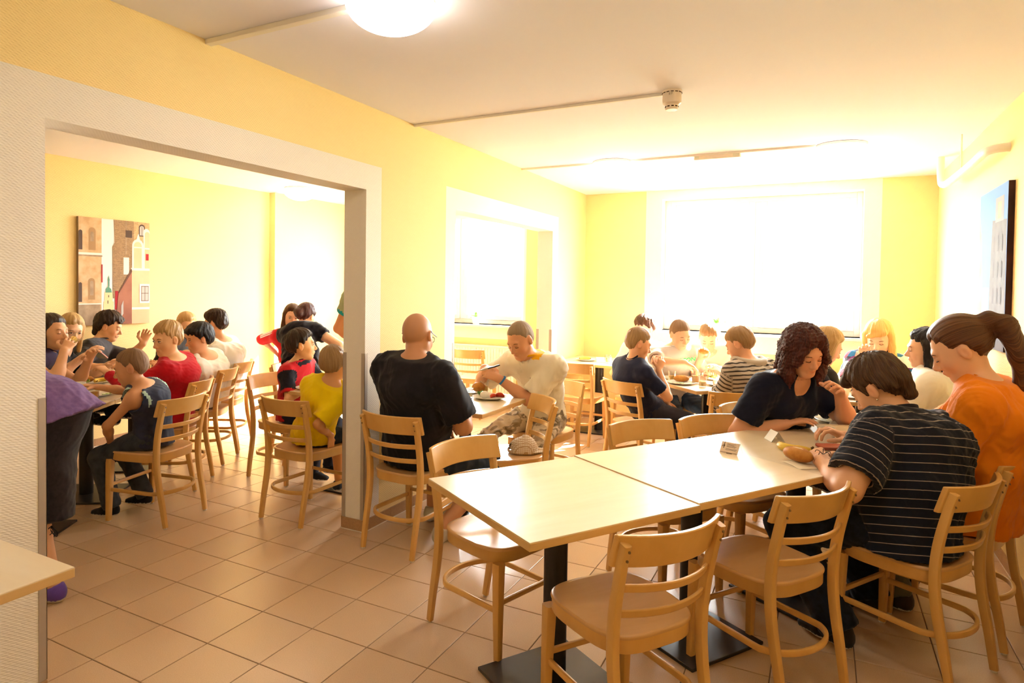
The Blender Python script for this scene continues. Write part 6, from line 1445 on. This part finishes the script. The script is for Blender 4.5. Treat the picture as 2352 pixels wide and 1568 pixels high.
# left table
plate(-1.78, 1.08, 'white plate with tomato behind the near juice glass on the left table', .12); wedge(-1.83, 1.02, 'tomato wedge on the near plate of the left table', ZT_ + .008, 10); slices(-1.74, 1.12, 'green slice on the near plate of the left table', ZT_ + .008, 3, ang=60)
tumbler(-1.675, 1.005, 'half-full juice glass at the near edge of the left table', .45, juice, .036, .088); mug(-1.93, 1.06, 'white mug behind the purple top on the left table', 200); plate(-2.33, 1.37, 'white plate with bread and peel on the left table', .125)
roll(-2.36, 1.36, 'piece of roll on the middle plate of the left table', 50, ZT_ + .008, .05, .028, False); banana(-2.28, 1.42, 'banana on the middle plate of the left table', 100, ZT_ + .008, .8); leafy(-2.30, 1.31, 'green leaf on the middle plate of the left table', ZT_ + .008, .035, 5, 15)
mug(-2.60, 1.66, 'white mug in front of the young man in grey', 215); tumbler(-2.12, 1.44, 'glass of juice in front of the small boy', .62, juice, .037, .09); tumbler(-2.24, 1.52, 'second glass of juice behind the one of the small boy', .55, juice); banana(-2.20, 1.76, 'banana beside the hand of the boy in red', 60); tumbler(-2.36, 1.84, 'glass of juice near the hand of the boy in red', .4, juice)
tumbler(-2.66, 2.06, 'glass of orange juice by the yellow wall', .6, juice, .036, .095); tumbler(-2.56, 1.98, 'short glass on the far plate of the left table', .3, tea); plate(-2.50, 1.96, 'white bowl-like plate at the far end of the left table', .10); sheet('napkin', -2.07, 1.72, 'brown paper napkin under the arm of the boy in red', .10, .08, 30, seed=6); cutlery('fork', -2.46, 1.55, 'fork beside the middle plate of the left table', 30)
# pillar table and window table
plate(-.76, 2.06, 'white plate before the boy in red and black', .115); roll(-.78, 2.05, 'bread on the plate of the boy in red and black', 10, ZT_ + .008, .055, .03, False); plate(-.40, 2.08, 'white plate before the boy in yellow', .115); plate(2.78, 3.85, 'white plate on the table by the far right wall', .115); tumbler(2.98, 3.92, 'glass on the table by the far right wall', .5, tea); plate(-1.5, 3.5, 'white plate on the table under the leaning woman', .115)

# checked cap on the chair seat
def plaid():
    m = mat('beige_check_cotton', '#e6d2b4', .9, .15); nt = m.node_tree; L = nt.links; tc = nd(nt, 'ShaderNodeTexCoord'); col = nt.nodes['Principled BSDF'].inputs['Base Color']; acc = None
    for ax_, sc_ in (('X', 170.0), ('Y', 170.0), ('Z', 170.0)):
        w = nd(nt, 'ShaderNodeTexWave', Scale=sc_ / 6.283); w.bands_direction = ax_; L.new(tc.outputs['Object'], w.inputs['Vector']); g = nd(nt, 'ShaderNodeMath', operation='GREATER_THAN'); g.inputs[1].default_value = .86; L.new(w.outputs['Fac'], g.inputs[0])
        if acc is None: acc = g.outputs[0]
        else: mx = nd(nt, 'ShaderNodeMath', operation='MAXIMUM'); L.new(acc, mx.inputs[0]); L.new(g.outputs[0], mx.inputs[1]); acc = mx.outputs[0]
    mx = nd(nt, 'ShaderNodeMix', data_type='RGBA'); mx.inputs[6].default_value = (*lin('#f2e6d2'), 1); mx.inputs[7].default_value = (*lin('#c4a27c'), 1); L.new(acc, mx.inputs['Factor']); L.new(mx.outputs[2], col); return m
pl = plaid(); t = thing('cap', .875, 2.245, 'beige checked cap lying on the empty chair seat', 'cap', .4575, 205)
v = []; f = []; n, m_ = 40, 10
for j in range(m_ + 1):
    ph = math.pi / 2 * j / m_
    for i in range(n):
        a = 2 * math.pi * i / n; wob = 1 + .03 * math.sin(3 * a + 1) + .02 * math.sin(7 * a); v.append((.098 * math.cos(ph) * math.cos(a) * wob, .086 * math.cos(ph) * math.sin(a) * wob, .098 * math.sin(ph) * (1 - .10 * math.cos(a)) ** 1.0))
for j in range(m_):
    for i in range(n):
        a = 2 * math.pi * (i + .5) / n; 
        if j < 4 and abs(a - .15) % 6.283 < .50 - .07 * j or (j < 4 and abs(a - 6.433) < .50 - .07 * j): continue
        f.append((j * n + i, j * n + (i + 1) % n, (j + 1) * n + (i + 1) % n, (j + 1) * n + i))
o = mesh_obj('crown', v, f, pl, t); md = o.modifiers.new('thickness', 'SOLIDIFY'); md.thickness = .003; md.offset = 1
b = MB(); b.sweep([(.099 * math.cos(a), .087 * math.sin(a), .010) for a in np.linspace(-.55, .85, 12)], rsec(.003, .018, .001, 1)); b.build('strap', pl, t)
v = []; f = []
for i in range(15):
    a = math.pi - 1.0 + 2.0 * i / 14
    for j in range(5): r = j / 4; ext = .075 * math.cos((a - math.pi) * 1.1); v.append(((.094 * math.cos(a)) - ext * r, (.083 * math.sin(a)) * (1 - .02 * r), .012 - .012 * r * abs(math.sin(a)) + .004 * r))
for i in range(14):
    for j in range(4): f.append((i * 5 + j, (i + 1) * 5 + j, (i + 1) * 5 + j + 1, i * 5 + j + 1))
o = mesh_obj('brim', v, f, pl, t); md = o.modifiers.new('thickness', 'SOLIDIFY'); md.thickness = .004
b = MB(); b.ell((-.004, 0, .100), (.006, .006, .004), 10, 6); b.build('button', pl, t)

# held things
t = thing('phone', -2.26, 1.40, 'phone held by the blonde woman at the left table', 'phone', .965, 30); b = MB(); b.box((-.035, -.005, -.06), (.035, .005, .06), .003); b.build('case', mat('pink_phone_case', '#d08a86', .4), t, smooth=False); b = MB(); b.box((-.032, -.0056, -.055), (.032, -.0049, .055)); b.build('screen', mat('phone_screen', '#26242a', .1), t, smooth=False); t.rotation_euler[0] = math.radians(60)
t = tumbler(-2.215, 1.16, 'glass lifted to the mouth of the dark-haired woman', .35, tea, .033, .085, 1.085); t.rotation_euler = (math.radians(-58), 0, math.radians(-70))
t = thing('paring_knife', .50, 2.46, 'dark-handled knife in the hands of the man in cream', 'knife', .945, 40); b = MB(); b.sweep([(0, 0, 0), (.05, 0, .012), (.085, 0, .024)], rsec(.014, .010, .004, 2)); b.build('handle', mat('black_handle', '#231d1b', .4), t); b = MB(); b.sweep([(0, 0, 0), (-.04, 0, -.010), (-.075, 0, -.016)], rsec(.0015, .013, .0004, 1), scl=[1, .9, .2]); b.build('blade', steel, t)
# plants on the sills
leaf_m = mat('sill_plant_green', '#6fae4a', .5)
def sill_plant(x, z, label, seed):
    t = thing('potted_plant', x, YF + .05, label, 'plant', z); b = MB(); b.lathe([(.04, 0), (.055, .09), (.058, .095), (.052, .095), (.048, .085), (.001, .085)], 24, close=False); b.build('pot', china, t); rr = random.Random(seed)
    for k in range(16):
        a = rr.uniform(0, 6.28); r = rr.uniform(.03, .10); h = rr.uniform(.11, .2); v = []; f = []
        for i in range(6):
            u = i / 5; w = .016 * math.sin(math.pi * min(1, u + .08)); c = Vector((r * u * math.cos(a), r * u * math.sin(a), .08 + (h - .08) * u - .03 * u * u))
            v += [c + Vector((-math.sin(a) * w, math.cos(a) * w, .004)), c, c + Vector((math.sin(a) * w, -math.cos(a) * w, .004))]
        for i in range(5): f += [(i * 3, i * 3 + 1, i * 3 + 4, i * 3 + 3), (i * 3 + 1, i * 3 + 2, i * 3 + 5, i * 3 + 4)]
        mesh_obj('leaf', v, f, leaf_m, t)
sill_plant(-1.373, VZ0, 'small green plant on the window sill of the adjoining room', 3); sill_plant(1.575, WZ0, 'small green plant on the sill of the large window', 7)
